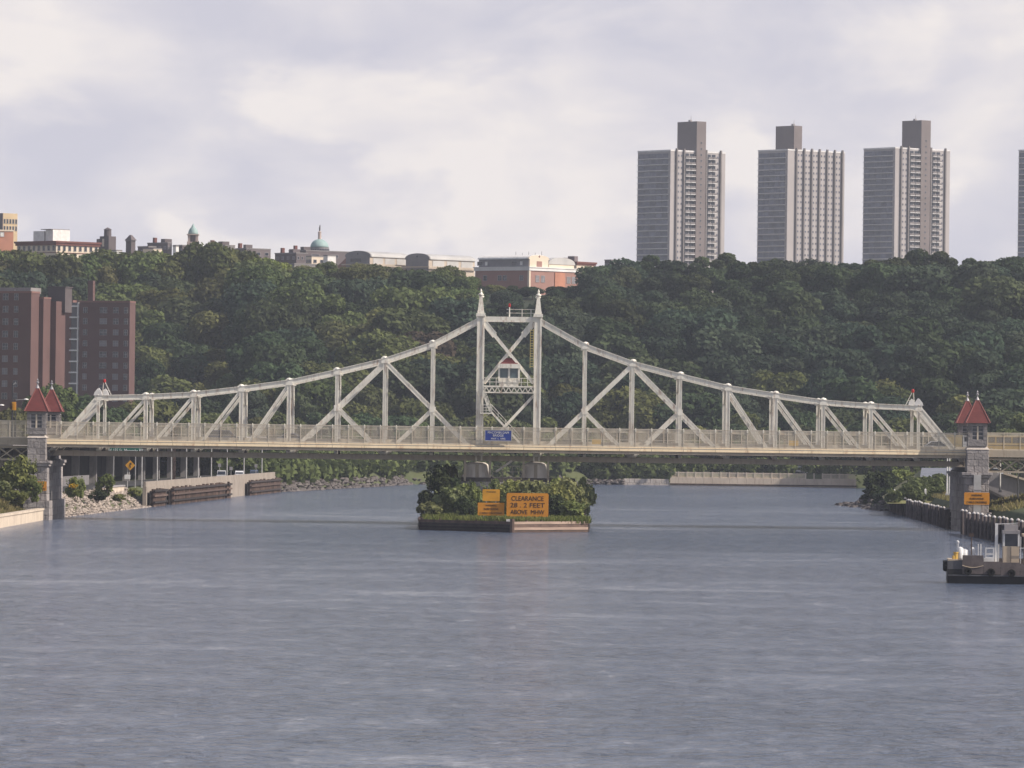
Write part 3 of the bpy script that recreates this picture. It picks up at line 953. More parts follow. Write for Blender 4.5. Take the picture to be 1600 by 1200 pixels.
# --- skyline buildings
def windows_on(b, face, n, y0, y1, wfrac, rows, name='window', pane=None, f0=0.0, f1=1.0):
    L = b.L1 if face == 'f' else b.L2
    for r_ in range(rows):
        za, zb_ = b.z(y1 + 0.0), b.z(y0)
        zc = zb_ + (za - zb_) * (r_ + 0.5) / rows
        w = L * (f1 - f0) / n
        me = win_mesh(name, w * wfrac, abs(za - zb_) / rows * 0.72, face, 0.12, 0.1, pane or M['glass'], False)
        for i in range(n):
            a = L * f0 + w * (i + 0.5)
            place(name, me, b.o, (-L + a, 0, zc) if face == 'f' else (0, a, zc))
b = Bld('office_block', 'tan many windowed block cut by the left frame above the trees', 'building', 5, -20, 25, 333, 2100, 50, 50)
b.wall(M['tanwall'])
windows_on(b, 'r', 5, 341, 350, .45, 1)
windows_on(b, 'r', 5, 352, 361, .45, 1)
b.part('wall_shade_sheet', M['slate'], lambda q: q.box(-b.L1, -0.02, -0.2, -0.02, 0, b.h))  # dark sheet over the left face: shade painted as colour
b = Bld('brick_hall', 'plain orange brick building at the left frame on the hill', 'building', -6, -30, 19, 361, 1950, 70, 50)
b.wall(M['orangebrick'])
b.part('parapet', M['creamwall'], lambda q: (q.box(-.4, .2, -.2, b.L2, b.h, b.h + .5), q.box(-b.L1, -.4, -.2, .3, b.h, b.h + .5)))
place('window', win_mesh('window', 1.2, 1.4, 'r', .1, .1, M['white'], False), b.o, (0, b.L2 * .35, b.z(366)))
b = Bld('cream_building', 'cream building with dark red cornice and tall windows above the trees', 'building', 88, 21, 147, 378, 1850, 45, 50)
b.wall(M['creamwall'])
b.part('cornice', M['cornice'], lambda q: (q.box(-b.L1 - .7, .7, -.7, b.L2 + .7, b.h - 0.25, b.h + .35), q.box(-b.L1 - .4, .4, -.4, b.L2 + .4, b.h - 1.0, b.h - .25)))
b.part('string_course', M['cornice'], lambda q: (q.box(-b.L1, .22, -.22, -.02, b.z(395), b.z(394)), q.box(.02, .22, -.02, b.L2, b.z(395), b.z(394))))
windows_on(b, 'f', 8, 382.5, 392.5, .42, 1)
windows_on(b, 'r', 8, 382.5, 392.5, .42, 1)
windows_on(b, 'r', 8, 397, 403, .4, 1)
pent = b.part('penthouse', M['white'], lambda q: (q.box(-7.5, -4.0, 2, 9, b.h + .35, b.z(358)), q.box(-13.5, -8.3, 2, 8, b.h + .35, b.z(360))))
b.part('penthouse_roof', M['slate'], lambda q: q.box(-9.5, -4.4, 1.6, 9.3, b.z(358), b.z(357)), pent)
# water tower building
b = Bld('roof_tank_building', 'dark building carrying a round roof tank left of the church tower', 'building', 170, 155, 180, 369, 2050, 40, 50)
b.wall(M['slate'])
c0 = (-b.L1 * .45, b.L2 * .4, b.h)
b.part('water_tank', M['slate'], lambda q: (q.cyl(c0, (c0[0], c0[1], b.z(358.5)), 1.35, 1.3, 12), q.cyl((c0[0], c0[1], b.z(358.5)), (c0[0], c0[1], b.z(355)), 1.55, .1, 12)))
b.part('annex', M['slate'], lambda q: q.box(-b.L1 - 2.0, -b.L1 - .02, 0.5, 4, 0, b.z(373)))
b.part('pale_panel', M['creamwall'], lambda q: q.box(-b.L1 * .7, -b.L1 * .5, -.12, -.02, b.z(385), b.z(373)))
# low skyline roofs: (centre corner, left, right, top, distance, material, label)
low = [(182, 150, 190, 392, 1900, 'white', 'bright white low roof hall under the roof tank'),
       (205, 196, 211, 377, 2000, 'slate', 'small dark house with hipped roof between tank and church tower'),
       (232, 214, 243, 386, 1980, 'slate', 'low dark row house left of the church tower'),
       (262, 228, 268, 380, 2050, 'slate', 'long dark parapet building left of the church tower'),
       (240, 222, 252, 389, 1900, 'creamwall', 'sunlit cream front peeping over the trees left of the church tower'),
       (285, 270, 300, 384, 2000, 'slate', 'grey brown house beside the church tower foot'),
       (275, 270, 279, 385, 1930, 'white', 'narrow bright white wall beside the church tower'),
       (352, 318, 366, 384, 2050, 'roofgrey', 'grey flat roofed house right of the church tower'),
       (385, 365, 420, 389, 2060, 'slate', 'long dark flat roofed building between church tower and dome'),
       (383, 374, 388, 397, 1930, 'towerconc', 'pale grey stair house in front of the dark flat roofs'),
       (463, 428, 480, 396, 2060, 'slate', 'dark flat roofed building just left of the dome'),
       (478, 450, 560, 392, 2150, 'slate', 'dark brown wall under the copper dome'),
       (487, 478, 516, 401, 1950, 'creamwall', 'sunlit pale house at the foot of the dome'),
       (512, 505, 524, 400, 1930, 'white', 'small bright white house at the foot of the dome'),
       (460, 444, 500, 413, 1850, 'roofgrey', 'flat grey roof in front of the dome'),
       (955, 945, 968, 407, 2000, 'slate', 'small dark house right of the school'),
       (958, 953, 966, 410, 1900, 'white', 'small white house right of the school among trees')]
for i, (cx, xl, xr, yt, Y, mm, lb) in enumerate(low):
    b = Bld('skyline_house', lb, 'building', cx, xl, xr, yt, Y, 50, 50, 'low houses along the skyline')
    b.wall(M[mm])
    b.part('parapet', M['roofgrey'], lambda q: (q.box(-b.L1 - .12, .12, -.12, .3, b.h, b.h + .35), q.box(-.3, .12, .3, b.L2, b.h, b.h + .35)))
    if cx in (205,):
        b.part('hipped_roof', M['slate'], lambda q: q.frustum((-b.L1 / 2, b.L2 / 2), b.L1 * .65, b.L2 * .65, .3, .3, b.h + .36, b.h + 2.2))
    if cx in (262, 352, 385, 463, 478):
        b.part('chimney', M['cornice'], lambda q: (q.box(-b.L1 * .8, -b.L1 * .8 + 1.1, .5, 1.6, b.h + .36, b.h + 2.1),))
        b.part('bulkhead', M['slate'], lambda q: q.box(-b.L1 * .45, -b.L1 * .25, 1, 4, b.h + .36, b.h + 1.6))
    if mm in ('slate', 'creamwall', 'towerconc') and xr - xl > 15:
        windows_on(b, 'r', 3, yt + 4, yt + 10, .4, 1)
        windows_on(b, 'f', 4, yt + 4, yt + 10, .35, 1, pane=M['blind'])
# church tower with green cap
p = P(301.5, 383, 2050)
t = thing('church_tower', 'church bell tower with small green copper cap', 'tower', (p.x, 2050, 50))
zz = lambda y: pz(301.5, y, 2050)
mb = MB(); mb.frustum((p.x, 2050), 2.2, 2.2, 2.0, 2.0, 50, zz(378)); mb.build('shaft', M['spire'], t)
for sx in (-1.35, 1.35):
    for sy in (-1.35, 1.35):
        mb = MB(); mb.box(p.x + sx - .4, p.x + sx + .4, 2050 + sy - .4, 2050 + sy + .4, zz(378), zz(367.5)); mb.build('belfry_pillar', M['spire'], t)
mb = MB(); mb.box(p.x - .9, p.x + .9, 2049.1, 2050.9, zz(378), zz(367.5)); mb.build('belfry_core', M['slate'], t)
mb = MB(); mb.box(p.x - 2.1, p.x + 2.1, 2047.9, 2052.1, zz(367.5), zz(366)); mb.build('belfry_cornice', M['spire'], t)
h0 = zz(366)
mb = MB(); mb.lathe((p.x, 2050, h0), [(1.75, 0), (1.7, .6), (1.5, 1.4), (1.05, 2.1), (.6, 2.5), (.55, 2.9), (.3, 3.2), (.05, 3.8)], 14); mb.build('copper_cap', M['copper'], t, True)
# copper dome
p = P(499, 400, 2300)
t = thing('domed_building', 'grey drum with a green copper dome, lantern and statue', 'dome', (p.x, 2300, 50))
zz = lambda y: pz(499, y, 2300)
k = 2300 / FPX
mb = MB(); mb.lathe((p.x, 2300, 50), [(16 * k, 0), (16 * k, zz(398) - 50), (15.3 * k, zz(396) - 50), (14.8 * k, zz(388) - 50), (15.2 * k, zz(386.5) - 50)], 24); dr = mb.build('drum', M['greystone'], t)
wm_ = win_mesh('window', .9, 1.5, 'f', .1, .1, M['glass'], False)
for i in range(12):
    a = math.pi + math.pi * (i + .5) / 12
    q = place('window', wm_, dr, (p.x + 15.0 * k * math.cos(a), 2300 + 15.0 * k * math.sin(a), zz(392)), (0, 0, a + math.pi / 2)); q.parent = dr
dh = zz(373.5) - zz(386.5)
mb = MB(); mb.lathe((p.x, 2300, zz(386.5)), [(14.4 * k * math.cos(a), dh * math.sin(a)) for a in [i * math.pi / 2 / 10 for i in range(10)]] + [(.3, dh)], 24); mb.build('copper_dome', M['copper'], t, True)
mb = MB(); mb.lathe((p.x, 2300, zz(374)), [(.65, 0), (.6, zz(364) - zz(374)), (.75, zz(363) - zz(374)), (.2, zz(361) - zz(374))], 10); mb.build('lantern', M['spire'], t)
mb = MB(); mb.lathe((p.x, 2300, zz(361.5)), [(.2, 0), (.32, .8), (.3, 1.5), (.12, 1.9), (.2, 2.1), (.05, 2.5)], 8); st = mb.build('statue', M['slate'], t)
mb = MB(); mb.bar((p.x + .2, 2300, zz(357)), (p.x + .35, 2300, zz(351)), .1, .1); mb.build('raised_staff', M['slate'], st)

# --- school with barrel roofs
def vault(q, L, w0, z0, rise, axis, x0, x1, y0, y1, over=0.4):
    """segmental barrel roof; axis 'y': runs along local y, spans x0..x1; axis 'x': the reverse"""
    a0, a1, s0, s1 = (y0, y1, x0, x1) if axis == 'y' else (x0, x1, y0, y1)
    n = 12
    mid, half = (s0 + s1) / 2, (s1 - s0) / 2 + over
    poly = [(mid + half * math.cos(math.pi * i / n), z0 + rise * math.sin(math.pi * i / n) ** 0.8) for i in range(n + 1)]
    q.prism(poly, a0, a1, 'y' if axis == 'y' else 'x')
def hall(label, cx, xl, xr, y_sp, y_pk, Y, phi):
    b = Bld('barrel_roofed_hall', label, 'building', cx, xl, xr, y_sp, Y, phi, 50, 'barrel roofed school halls')
    b.wall(M['schoolcream'])
    b.part('gable_shade_sheet', M['greystone'], lambda q: q.box(-b.L1, -0.02, -.12, -.02, 0, b.h))  # grey sheet over the cream front, shade put into its colour
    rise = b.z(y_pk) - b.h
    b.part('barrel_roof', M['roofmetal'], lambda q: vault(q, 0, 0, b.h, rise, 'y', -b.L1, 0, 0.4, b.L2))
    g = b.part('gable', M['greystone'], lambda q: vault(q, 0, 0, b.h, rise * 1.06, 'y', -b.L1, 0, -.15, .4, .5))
    b.part('gable_vent', M['glass'], lambda q: q.cyl((-b.L1 / 2, -.2, b.h + rise * .5), (-b.L1 / 2, -.14, b.h + rise * .5), .35, .35, 8), g)
    b.part('eaves', M['roofmetal'], lambda q: q.box(0.02, .35, .4, b.L2, b.h - .1, b.h + .25))
    b.part('parapet_wall', M['schoolcream'], lambda q: (q.box(-b.L1 - 1, 1.2, -1.2, -.8, b.z(y_sp + 13), b.z(y_sp + 11)), q.box(.9, 1.2, -.8, b.L2, b.z(y_sp + 13), b.z(y_sp + 11))))
    for i in range(3):
        b.part('wall_panel', M['roofmetal'], lambda q: q.box(.02, .12, b.L2 * (.08 + .31 * i), b.L2 * (.33 + .31 * i), b.h - 2.6, b.h - .4))
    return b
b = hall('barrel roofed hall with arched gable, leftmost of the school roofs', 578, 540, 634, 401, 392, 1900, 42)
b.part('roof_light', M['glass'], lambda q: q.box(-b.L1 * .8, -b.L1 * .35, -.2, -.13, b.h - 1.6, b.h - .5))
b.part('side_brick_ramp', M['schoolbrick'], lambda q: q.prism([(-b.L1 - 5, b.h - 3.5), (-b.L1 - .1, b.h - 3.5), (-b.L1 - .1, b.h - .2)], .2, 1.4))
b = hall('long barrel roofed hall with arched gable, second of the school roofs', 670, 634, 738, 405, 396, 1900, 42)
b = Bld('school_building', 'rose brick school with pale cornice and white barrel roof on the hill crest', 'school', 827, 742, 903, 418, 1850, 40, 50)
b.wall(M['schoolbrick'])
b.part('cornice', M['towerslab'], lambda q: (q.box(-b.L1 - .3, .3, -.3, b.L2 + .3, b.h - .9, b.h), q.box(-b.L1 - .5, .5, -.5, b.L2 + .5, b.h, b.h + .3)))
b.part('corner_pilaster', M['creamwall'], lambda q: q.box(-.5, .18, -.18, .5, 0, b.h - .9))
b.part('corner_pilaster', M['creamwall'], lambda q: q.box(-.5, .18, b.L2 - .5, b.L2 + .1, 0, b.h - .9))
up = b.part('upper_storey', M['greystone'], lambda q: q.box(-b.L1 + .8, -1.0, .8, b.L2 * .40, b.h + .3, b.z(404.5)))
ur = b.z(404.5)
b.part('barrel_roof', M['white'], lambda q: vault(q, 0, 0, ur, b.z(399) - ur + .3, 'x', -b.L1 + .6, -.8, .8, b.L2 * .40, .4))
g = b.part('arched_gable', M['creamwall'], lambda q: (vault(q, 0, 0, ur, b.z(398) - ur, 'x', -.98, -.5, .8, b.L2 * .40, .5), q.box(-.98, -.5, .8, b.L2 * .40, b.h + .3, ur)))
b.part('gable_vent', M['cornice'], lambda q: q.cyl((-.52, b.L2 * .22, ur + .9), (-.44, b.L2 * .22, ur + .9), .35, .35, 8), g)
b.part('gable_panel', M['schoolbrick'], lambda q: q.box(-.52, -.4, b.L2 * .17, b.L2 * .27, b.h + .4, ur - .6), g)
b.part('rear_storey', M['creamwall'], lambda q: q.box(-b.L1 * .6, -.7, b.L2 * .42, b.L2 * .92, b.h + .3, b.h + 1.4))
b.part('rear_barrel_roof', M['roofmetal'], lambda q: vault(q, 0, 0, b.h + 1.4, 2.2, 'x', -b.L1 * .6, -.5, b.L2 * .42, b.L2 * .92, .4))
k = 1850 / FPX / math.cos(b.phi)
wm1 = win_mesh('window', 1.3, 1.5, 'f', .12, .12, M['glass'])
for px in (758, 781, 789, 815):
    place('window', wm1, b.o, ((px - 827) * k, 0, b.z(434)))
wm2 = win_mesh('upper_window', 2.0, 1.1, 'f', .1, .08, M['glass'], False)
wm3 = win_mesh('louvre', 1.0, 1.2, 'f', .1, .08, M['white'], False)
for px, me in ((747, wm2), (757, wm3), (801, wm2), (812, wm3)):
    q = place(me.name.split('.')[0], me, None, ((px - 827) * k, .8, b.z(411))); q.parent = up
wm4 = win_mesh('window', 1.6, 1.9, 'r', .12, .12, M['blind'])
for f_ in (.16, .27, .78, .88):
    place('window', wm4, b.o, (0, f_ * b.L2, b.z(435)))
b.part('entrance_bay', M['orangebrick'], lambda q: q.box(.02, .25, b.L2 * .50, b.L2 * .70, 0, b.z(424)))
b.part('rooftop_frames', M['slate'], lambda q: [q.cyl((-b.L1 * (1.0 - .12 * i), b.L2 * .8, b.h), (-b.L1 * (1.0 - .12 * i), b.L2 * .8, b.z(389 + 2 * (i % 2))), .09, .06, 5) for i in range(5)] and None)
b = Bld('school_wing', 'small wing with dark cornice and paired windows right of the school', 'building', 901, 860, 929, 411, 1920, 35, 50)
b.wall(M['creamwall'])
b.part('cornice', M['cornice'], lambda q: (q.box(-b.L1 - .5, .5, -.5, b.L2 + .5, b.h - .1, b.h + .5), q.box(-b.L1 - .2, .25, -.25, b.L2 + .25, b.h - .6, b.h - .1)))
b.part('brick_lower_storey', M['schoolbrick'], lambda q: q.box(.02, .2, -.2, b.L2 + .2, 0, b.z(432)))
b.part('string_course', M['towerslab'], lambda q: q.box(.02, .4, -.4, b.L2 + .3, b.z(432), b.z(429)))
windows_on(b, 'r', 3, 417, 426, .5, 1)
b.part('roof_plant', M['slate'], lambda q: (q.box(-b.L1 * .9, -b.L1 * .5, 1, 4, b.h + .5, b.h + 1.8), q.box(-b.L1 * .4, -b.L1 * .15, 1, 3, b.h + .5, b.h + 2.3)))

# ------------------------------------------------------------------ swing bridge
BX = -0.45                                   # bridge centre line along the river
YN, YF = 793.0, 806.0                        # near and far truss planes
RN, RF = 789.6, 809.4                        # near and far railings
PAN, TH = 6.424, 3.88                        # panel length, half the tower width
ZC = 8.95                                    # centre of the bottom chord
TOPZ = [27.75, 24.25, 22.0, 20.4, 18.9, 17.96, 17.12, 16.7, 16.5]
bridge = thing('swing_bridge', 'white steel truss swing bridge with pinnacled centre tower spanning the river', 'bridge', (BX, 799.5, 6.4))
def PX(i, sgn):                              # x of post i (0 = tower column)
    return BX + sgn * (TH + PAN * i)
def ibeam(mb, p, q, w, d, t=0.10):
    """built-up member in a truss plane: two flanges, a recessed web and lacing"""
    p, q = V(p), V(q)
    ax = (q - p).normalized()
    n = V((-ax.z, 0, ax.x))
    for s_ in (-1, 1):
        o_ = n * (s_ * (w / 2 - t / 2))
        mb.bar(p + o_, q + o_, d, t)
    mb.bar(p - V((0, d * .3, 0)), q - V((0, d * .3, 0)), 0.06, w - 2 * t)
for y_, nm in ((YN, 'n'), (YF, 'f')):
    for sg in (-1, 1):
        for i in range(9):
            xx = PX(i, sg)
            if i == 0:
                mb = MB()
                ibeam(mb, (xx, y_, ZC - .3), (xx, y_, TOPZ[0] + .35), 0.95, 0.8, 0.22)
                col = mb.build('tower_column', M['steel'], bridge)
                mb = MB()
                for zc_ in np.arange(12.2, 27, 1.1):
                    mb.cbox((xx, y_ - .06 * (1 if nm == 'n' else -1), zc_), 0.55, 0.12, 0.22)
                mb.build('lacing_plates', M['steel'], col, kind='stuff')
                # pinnacle
                zb_ = TOPZ[0] + .35
                mb = MB()
                mb.frustum((xx, y_), .62, .62, .62, .62, zb_, zb_ + .42)
                mb.frustum((xx, y_), .45, .45, .45, .45, zb_ + .42, zb_ + .75)
                mb.frustum((xx, y_), .40, .40, .17, .17, zb_ + .75, zb_ + 2.75)
                pin = mb.build('pinnacle', M['steel'], bridge)
                mb = MB()
                mb.lathe((xx, y_, zb_ + 2.75), [(.17, 0), (.36, .12), (.36, .26), (.16, .36), (.10, .55), (.15, .68), (.03, 1.0)], 8)
                mb.build('pinnacle_crown', M['steel'], pin)
                mb = MB()
                for a in range(4):
                    ang = a * math.pi / 2 + math.pi / 4
                    mb.cyl((xx + .5 * math.cos(ang), y_ + .5 * math.sin(ang), zb_ + .42), (xx + .5 * math.cos(ang), y_ + .5 * math.sin(ang), zb_ + .8), .11, .05, 6)
                mb.build('collar_knobs', M['steel'], pin, kind='stuff')
                continue
            w = 0.54 if i in (4, 5, 6, 7) else (0.42 if i in (1, 2, 3) else 0.40)
            mb = MB()
            ibeam(mb, (xx, y_, ZC), (xx, y_, TOPZ[i] - .15), w, 0.55, 0.11)
            mb.build('post', M['steel'], bridge)
            mb = MB()
            mb.lathe((xx, y_, TOPZ[i] + .30), [(.42, 0), (.44, .08), (.34, .20), (.16, .28), (.04, .31)], 8)
            mb.build('node_cap', M['steel'], bridge)
            mb = MB()
            mb.cbox((xx, y_, TOPZ[i]), 0.95, 0.62, 0.80)
            mb.build('gusset', M['steel'], bridge)
        # top chord
        for i in range(8):
            mb = MB()
            a, b_ = V((PX(i, sg), y_, TOPZ[i])), V((PX(i + 1, sg), y_, TOPZ[i + 1]))
            mb.bar(a, b_, 0.46, 0.50)
            n = V((0, 0, .30))
            mb.bar(a + n, b_ + n, 0.72, 0.09)
            mb.bar(a - n, b_ - n, 0.58, 0.07)
            mb.build('top_chord', M['steel'], bridge)
        def diag(i0, z0, i1, z1, w=0.40):
            mb = MB()
            ibeam(mb, (PX(i0, sg), y_, z0), (PX(i1, sg), y_, z1), w, 0.42, 0.12)
            mb.build('diagonal', M['steel'], bridge)
        mid1 = (TOPZ[2] + ZC) / 2
        mb = MB()
        ibeam(mb, (PX(8, sg), y_, TOPZ[8]), (PX(9, sg), y_, ZC), 0.75, 0.6, 0.2)
        mb.build('end_post', M['steel'], bridge)
        for i in (7, 6, 5, 4):
            diag(i, TOPZ[i] - .2, i + 1, ZC + .2)
        diag(2, TOPZ[2] - .2, 4, ZC + .2, .50)
        diag(2, TOPZ[2] - .2, 0, ZC + .2, .54)
        diag(3, mid1, 2, ZC + .2, .42)
        diag(1, mid1, 2, ZC + .2, .42)
        # node plate where the diagonals cross the posts
        for i in (1, 3):
            mb = MB(); mb.cbox((PX(i, sg), y_, mid1), .7, .6, .8); mb.build('gusset', M['steel'], bridge)
    mb = MB()
    mb.bar((BX - TH, y_, TOPZ[0] + .1), (BX + TH, y_, TOPZ[0] + .1), .5, .48)
    mb.build('tower_strut', M['steel'], bridge)
    # bottom chord in lengths
    for sg in (-1, 1):
        for i in range(9):
            mb = MB()
            a, b_ = PX(i, sg), PX(i + 1, sg)
            mb.bar((a, y_, ZC), (b_, y_, ZC), .6, .64)
            mb.bar((a, y_, ZC + .34), (b_, y_, ZC + .34), .8, .05)
            mb.build('bottom_chord', M['girder'], bridge)
    mb = MB(); mb.bar((BX - TH, y_, ZC), (BX + TH, y_, ZC), .62, .66); mb.build('bottom_chord', M['girder'], bridge)
# tower cross bracing on both faces
for y_ in (YN, YF):
    for sg in (-1, 1):
        a, b_ = P(757.5 if sg < 0 else 833, 504, YN), P(833.5 if sg < 0 else 756, 598, YN)
        a.y = b_.y = y_ + .12 * sg
        mb = MB(); ibeam(mb, a, b_, .36, .16, .08); br = mb.build('tower_brace', M['steel'], bridge)
        hq = a + (b_ - a) * .2
        mb = MB(); ibeam(mb, a, hq, .72, .3, .1); mb.build('haunch', M['steel'], br)
    a, b_ = P(834, 618, YN), P(760, 697, YN)
    a.y = b_.y = y_
    mb = MB(); ibeam(mb, a, b_, .36, .2, .08); mb.build('tower_brace', M['steel'], bridge)
# cross struts between the trusses
for sg in (-1, 1):
    for i in range(9):
        zt = TOPZ[i]
        mb = MB()
        mb.bar((PX(i, sg), YN + .3, zt - .05), (PX(i, sg), YF - .3, zt - .05), .3, .35)
        if i != 0:
            mb.bar((PX(i, sg), YN + .3, zt - .1), (PX(i, sg), YN + 2.6, zt - .1), .24, .3)
            for s_, yy in ((1, YN), (-1, YF)):
                mb.bar((PX(i, sg), yy + .3 * s_, max(15.2, zt - 2.2)), (PX(i, sg), yy + 2.2 * s_, zt - .25), .22, .26)
        mb.build('cross_strut', M['steel'], bridge)
# deck
x0, x1 = PX(9, -1) - 0.4, PX(9, 1) + 0.4
mb = MB(); mb.box(x0, x1, YN + .7, YF - .7, 10.25, 10.55); mb.build('roadway_deck', M['asphalt'], bridge)
for s_, ya, yb in ((1, RN - .25, YN - .5), (-1, YF + .5, RF + .25)):
    mb = MB(); mb.box(x0, x1, ya, yb, 10.42, 10.62); mb.build('sidewalk_slab', M['sidewalk'], bridge)
for ya in (YN + .75, YF - .95):
    mb = MB(); mb.box(x0, x1, ya, ya + .2, 10.55, 11.35); mb.build('traffic_barrier', M['rail'], bridge)
# fascia plates: a cream sloped upper plate over a recessed beige channel
NB = 58
st = (x1 - x0) / NB
for yy, s_ in ((RN, -1), (RF, 1)):
    for k in range(NB // 2):
        a, b_ = x0 + k * 2 * st + .02, x0 + (k + 1) * 2 * st - .02
        mb = MB()
        o = yy + s_ * .32
        prof = [(o, 10.16), (o + s_ * .05, 10.20), (o - s_ * .17, 10.78), (o - s_ * .24, 10.78), (o - s_ * .24, 10.16)]
        mb.prism(prof, a, b_, 'x')
        mb.build('fascia_plate', M['fascia'], bridge)
    mb = MB()
    mb.box(x0, x1, min(yy + s_ * .10, yy + s_ * .16), max(yy + s_ * .10, yy + s_ * .16), 9.86, 10.155)
    mb.box(x0, x1, min(yy - s_ * .2, yy + s_ * .28), max(yy - s_ * .2, yy + s_ * .28), 9.80, 9.86)
    mb.build('edge_channel', M['girder'], bridge)
# floor beams and stringers seen in the gap under the deck
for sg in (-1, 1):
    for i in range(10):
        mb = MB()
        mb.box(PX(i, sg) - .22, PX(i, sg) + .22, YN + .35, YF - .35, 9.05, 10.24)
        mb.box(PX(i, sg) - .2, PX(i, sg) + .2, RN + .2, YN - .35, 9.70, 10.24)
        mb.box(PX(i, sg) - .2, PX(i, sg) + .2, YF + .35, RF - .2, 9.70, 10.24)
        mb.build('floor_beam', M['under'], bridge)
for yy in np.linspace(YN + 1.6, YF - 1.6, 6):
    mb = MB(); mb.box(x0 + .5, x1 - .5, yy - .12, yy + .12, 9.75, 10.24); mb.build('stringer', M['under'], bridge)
# railing panels: close pickets under a lattice band, a post every bay
def rail_panel():
    mb = MB()
    n = 17
    for k in range(n):
        xk = st * (k + .5) / n
        mb.box(xk - .022, xk + .022, -.012, .012, .10, 2.02)
    for k in range(int(n * 1.6)):
        xk = st * (k + .5) / (n * 1.6)
        mb.box(xk - .020, xk + .020, -.012, .012, 2.06, 2.46)
    mb.box(.02, st - .02, -.03, .03, 2.0, 2.06)
    mb.box(.02, st - .02, -.045, .045, 2.44, 2.56)
    mb.box(.02, st - .02, -.03, .03, .04, .34)
    mb.box(.02, st - .02, -.02, .02, 1.02, 1.07)
    return mb
panel_me = rail_panel().mesh('railing_panel', M['rail'])
pm = MB(); pm.box(-.055, .055, -.07, .07, 0, 2.60)
post_me = pm.mesh('railing_post', M['rail'])
pc = MB(); pc.box(-.10, .10, -.10, .10, 2.18, 2.5); pc.frustum((0, 0), .10, .10, .03, .03, 2.5, 2.68)
cap_me = pc.mesh('post_cap', M['postcap'])
for yy in (RN, RF):
    for k in range(NB + 1):
        xk = x0 + k * st
        po = place('railing_post', post_me, bridge, (xk, yy, 10.64))
        if yy == RN:
            cp = place('post_cap', cap_me, None); cp.parent = po
        if k < NB:
            place('railing_panel', panel_me, bridge, (xk, yy, 10.64))
# lamps with an A frame over the end posts
for sg in (-1, 1):
    xe = PX(8, sg)
    for y_ in (YN, YF):
        mb = MB(); mb.prism([(xe + sg * .62, TOPZ[8] + .3), (xe - sg * .55, TOPZ[8] + .3), (xe - sg * .42, TOPZ[8] + .85), (xe - sg * .1, TOPZ[8] + 1.3), (xe + sg * .1, TOPZ[8] + 1.2), (xe + sg * .5, TOPZ[8] + .7)], y_ - .38, y_ + .38, 'y')
        mb.build('portal_hood', M['white'], bridge)
    yc = YN + 3.0
    mb = MB()
    for dx in (-.7, .7):
        mb.bar((xe - sg * 1.0 + dx * .9, yc, TOPZ[8] + .2), (xe - sg * 0.6 + dx * .15, yc, TOPZ[8] + 2.1), .1, .1)
    mb.bar((xe - sg * 1.25, yc, TOPZ[8] + 1.0), (xe - sg * .3, yc, TOPZ[8] + 1.0), .07, .07)
    fr = mb.build('lamp_frame', M['steel'], bridge)
    mb = MB(); mb.lathe((xe - sg * .6, yc, TOPZ[8] + 2.05), [(.14, 0), (.2, .1), (.2, .38), (.1, .5)], 8); mb.build('red_lantern', M['red'], fr)
# top walkway rail and red aircraft lamp on the tower
zt = TOPZ[0] + .35
a = P(796, 490, YN).x
fr = None
mb = MB()
for xx in (a, a + 1.7, a + 2.9):
    mb.cyl((xx, YN, zt), (xx, YN, zt + 1.05), .045, .045, 5)
for dz in (.5, 1.0):
    mb.bar((a - .4, YN, zt + dz), (BX + TH - .5, YN, zt + dz), .05, .06)
fr = mb.build('tower_top_rail', M['steel'], bridge)
mb = MB(); mb.cyl((a, YN, zt), (a, YN, zt + 1.3), .10, .08, 6); mb.build('beacon_post', M['steel'], fr)
mb = MB(); mb.lathe((a, YN, zt + 1.3), [(.12, 0), (.16, .1), (.14, .4), (.05, .5)], 8); mb.build('red_beacon', M['red'], fr)
# yellow ladder on the right column
lad = MB()
xa, xb = P(828.5, 545, YN).x, P(833.5, 545, YN).x
za, zb_ = pz(831, 575, YN), pz(831, 514, YN)
for xx in (xa, xb):
    lad.bar((xx, YN - .35, za), (xx, YN - .35, zb_), .06, .06)
ld = lad.build('ladder', M['yellowrail'], bridge)
rg = MB(); rg.box(xa, xb, YN - .38, YN - .33, -.03, .03)
rgm = rg.mesh('rung', M['yellowrail'])
for k in range(15):
    place('rung', rgm, ld, (0, 0, za + .2 + k * (zb_ - za - .4) / 14))
# control house on its lattice platform
zp0, zp1 = pz(795, 614, YN), pz(795, 603.5, YN)
mb = MB(); mb.box(BX - TH + .5, BX + TH - .5, YN - .5, YF + .5, zp1 - .12, zp1 + .05)
plat = mb.build('platform', M['steel'], bridge)
for yy in (YN - .5, YF + .5):
    mb = MB()
    mb.bar((BX - TH + .45, yy, zp0 + .06), (BX + TH - .45, yy, zp0 + .06), .1, .14)
    mb.bar((BX - TH + .45, yy, zp1 - .05), (BX + TH - .45, yy, zp1 - .05), .1, .16)
    n = 9
    for k in range(n):
        xa = BX - TH + .5 + (2 * TH - 1) * k / n
        xb = BX - TH + .5 + (2 * TH - 1) * (k + 1) / n
        mb.bar((xa, yy, zp0 + .1), ((xa + xb) / 2, yy, zp1 - .1), .06, .1)
        mb.bar(((xa + xb) / 2, yy, zp1 - .1), (xb, yy, zp0 + .1), .06, .1)
    mb.build('platform_lattice', M['steel'], plat)
mb = MB()
for xx in np.linspace(BX - TH + .5, BX + TH - .5, 9):
    mb.box(xx - .04, xx + .04, YN - .54, YN - .46, zp1 + .05, zp1 + 1.1)
for dz in (.55, 1.08):
    mb.box(BX - TH + .5, BX + TH - .5, YN - .53, YN - .47, zp1 + dz - .035, zp1 + dz + .035)
mb.build('platform_rail', M['steel'], plat)
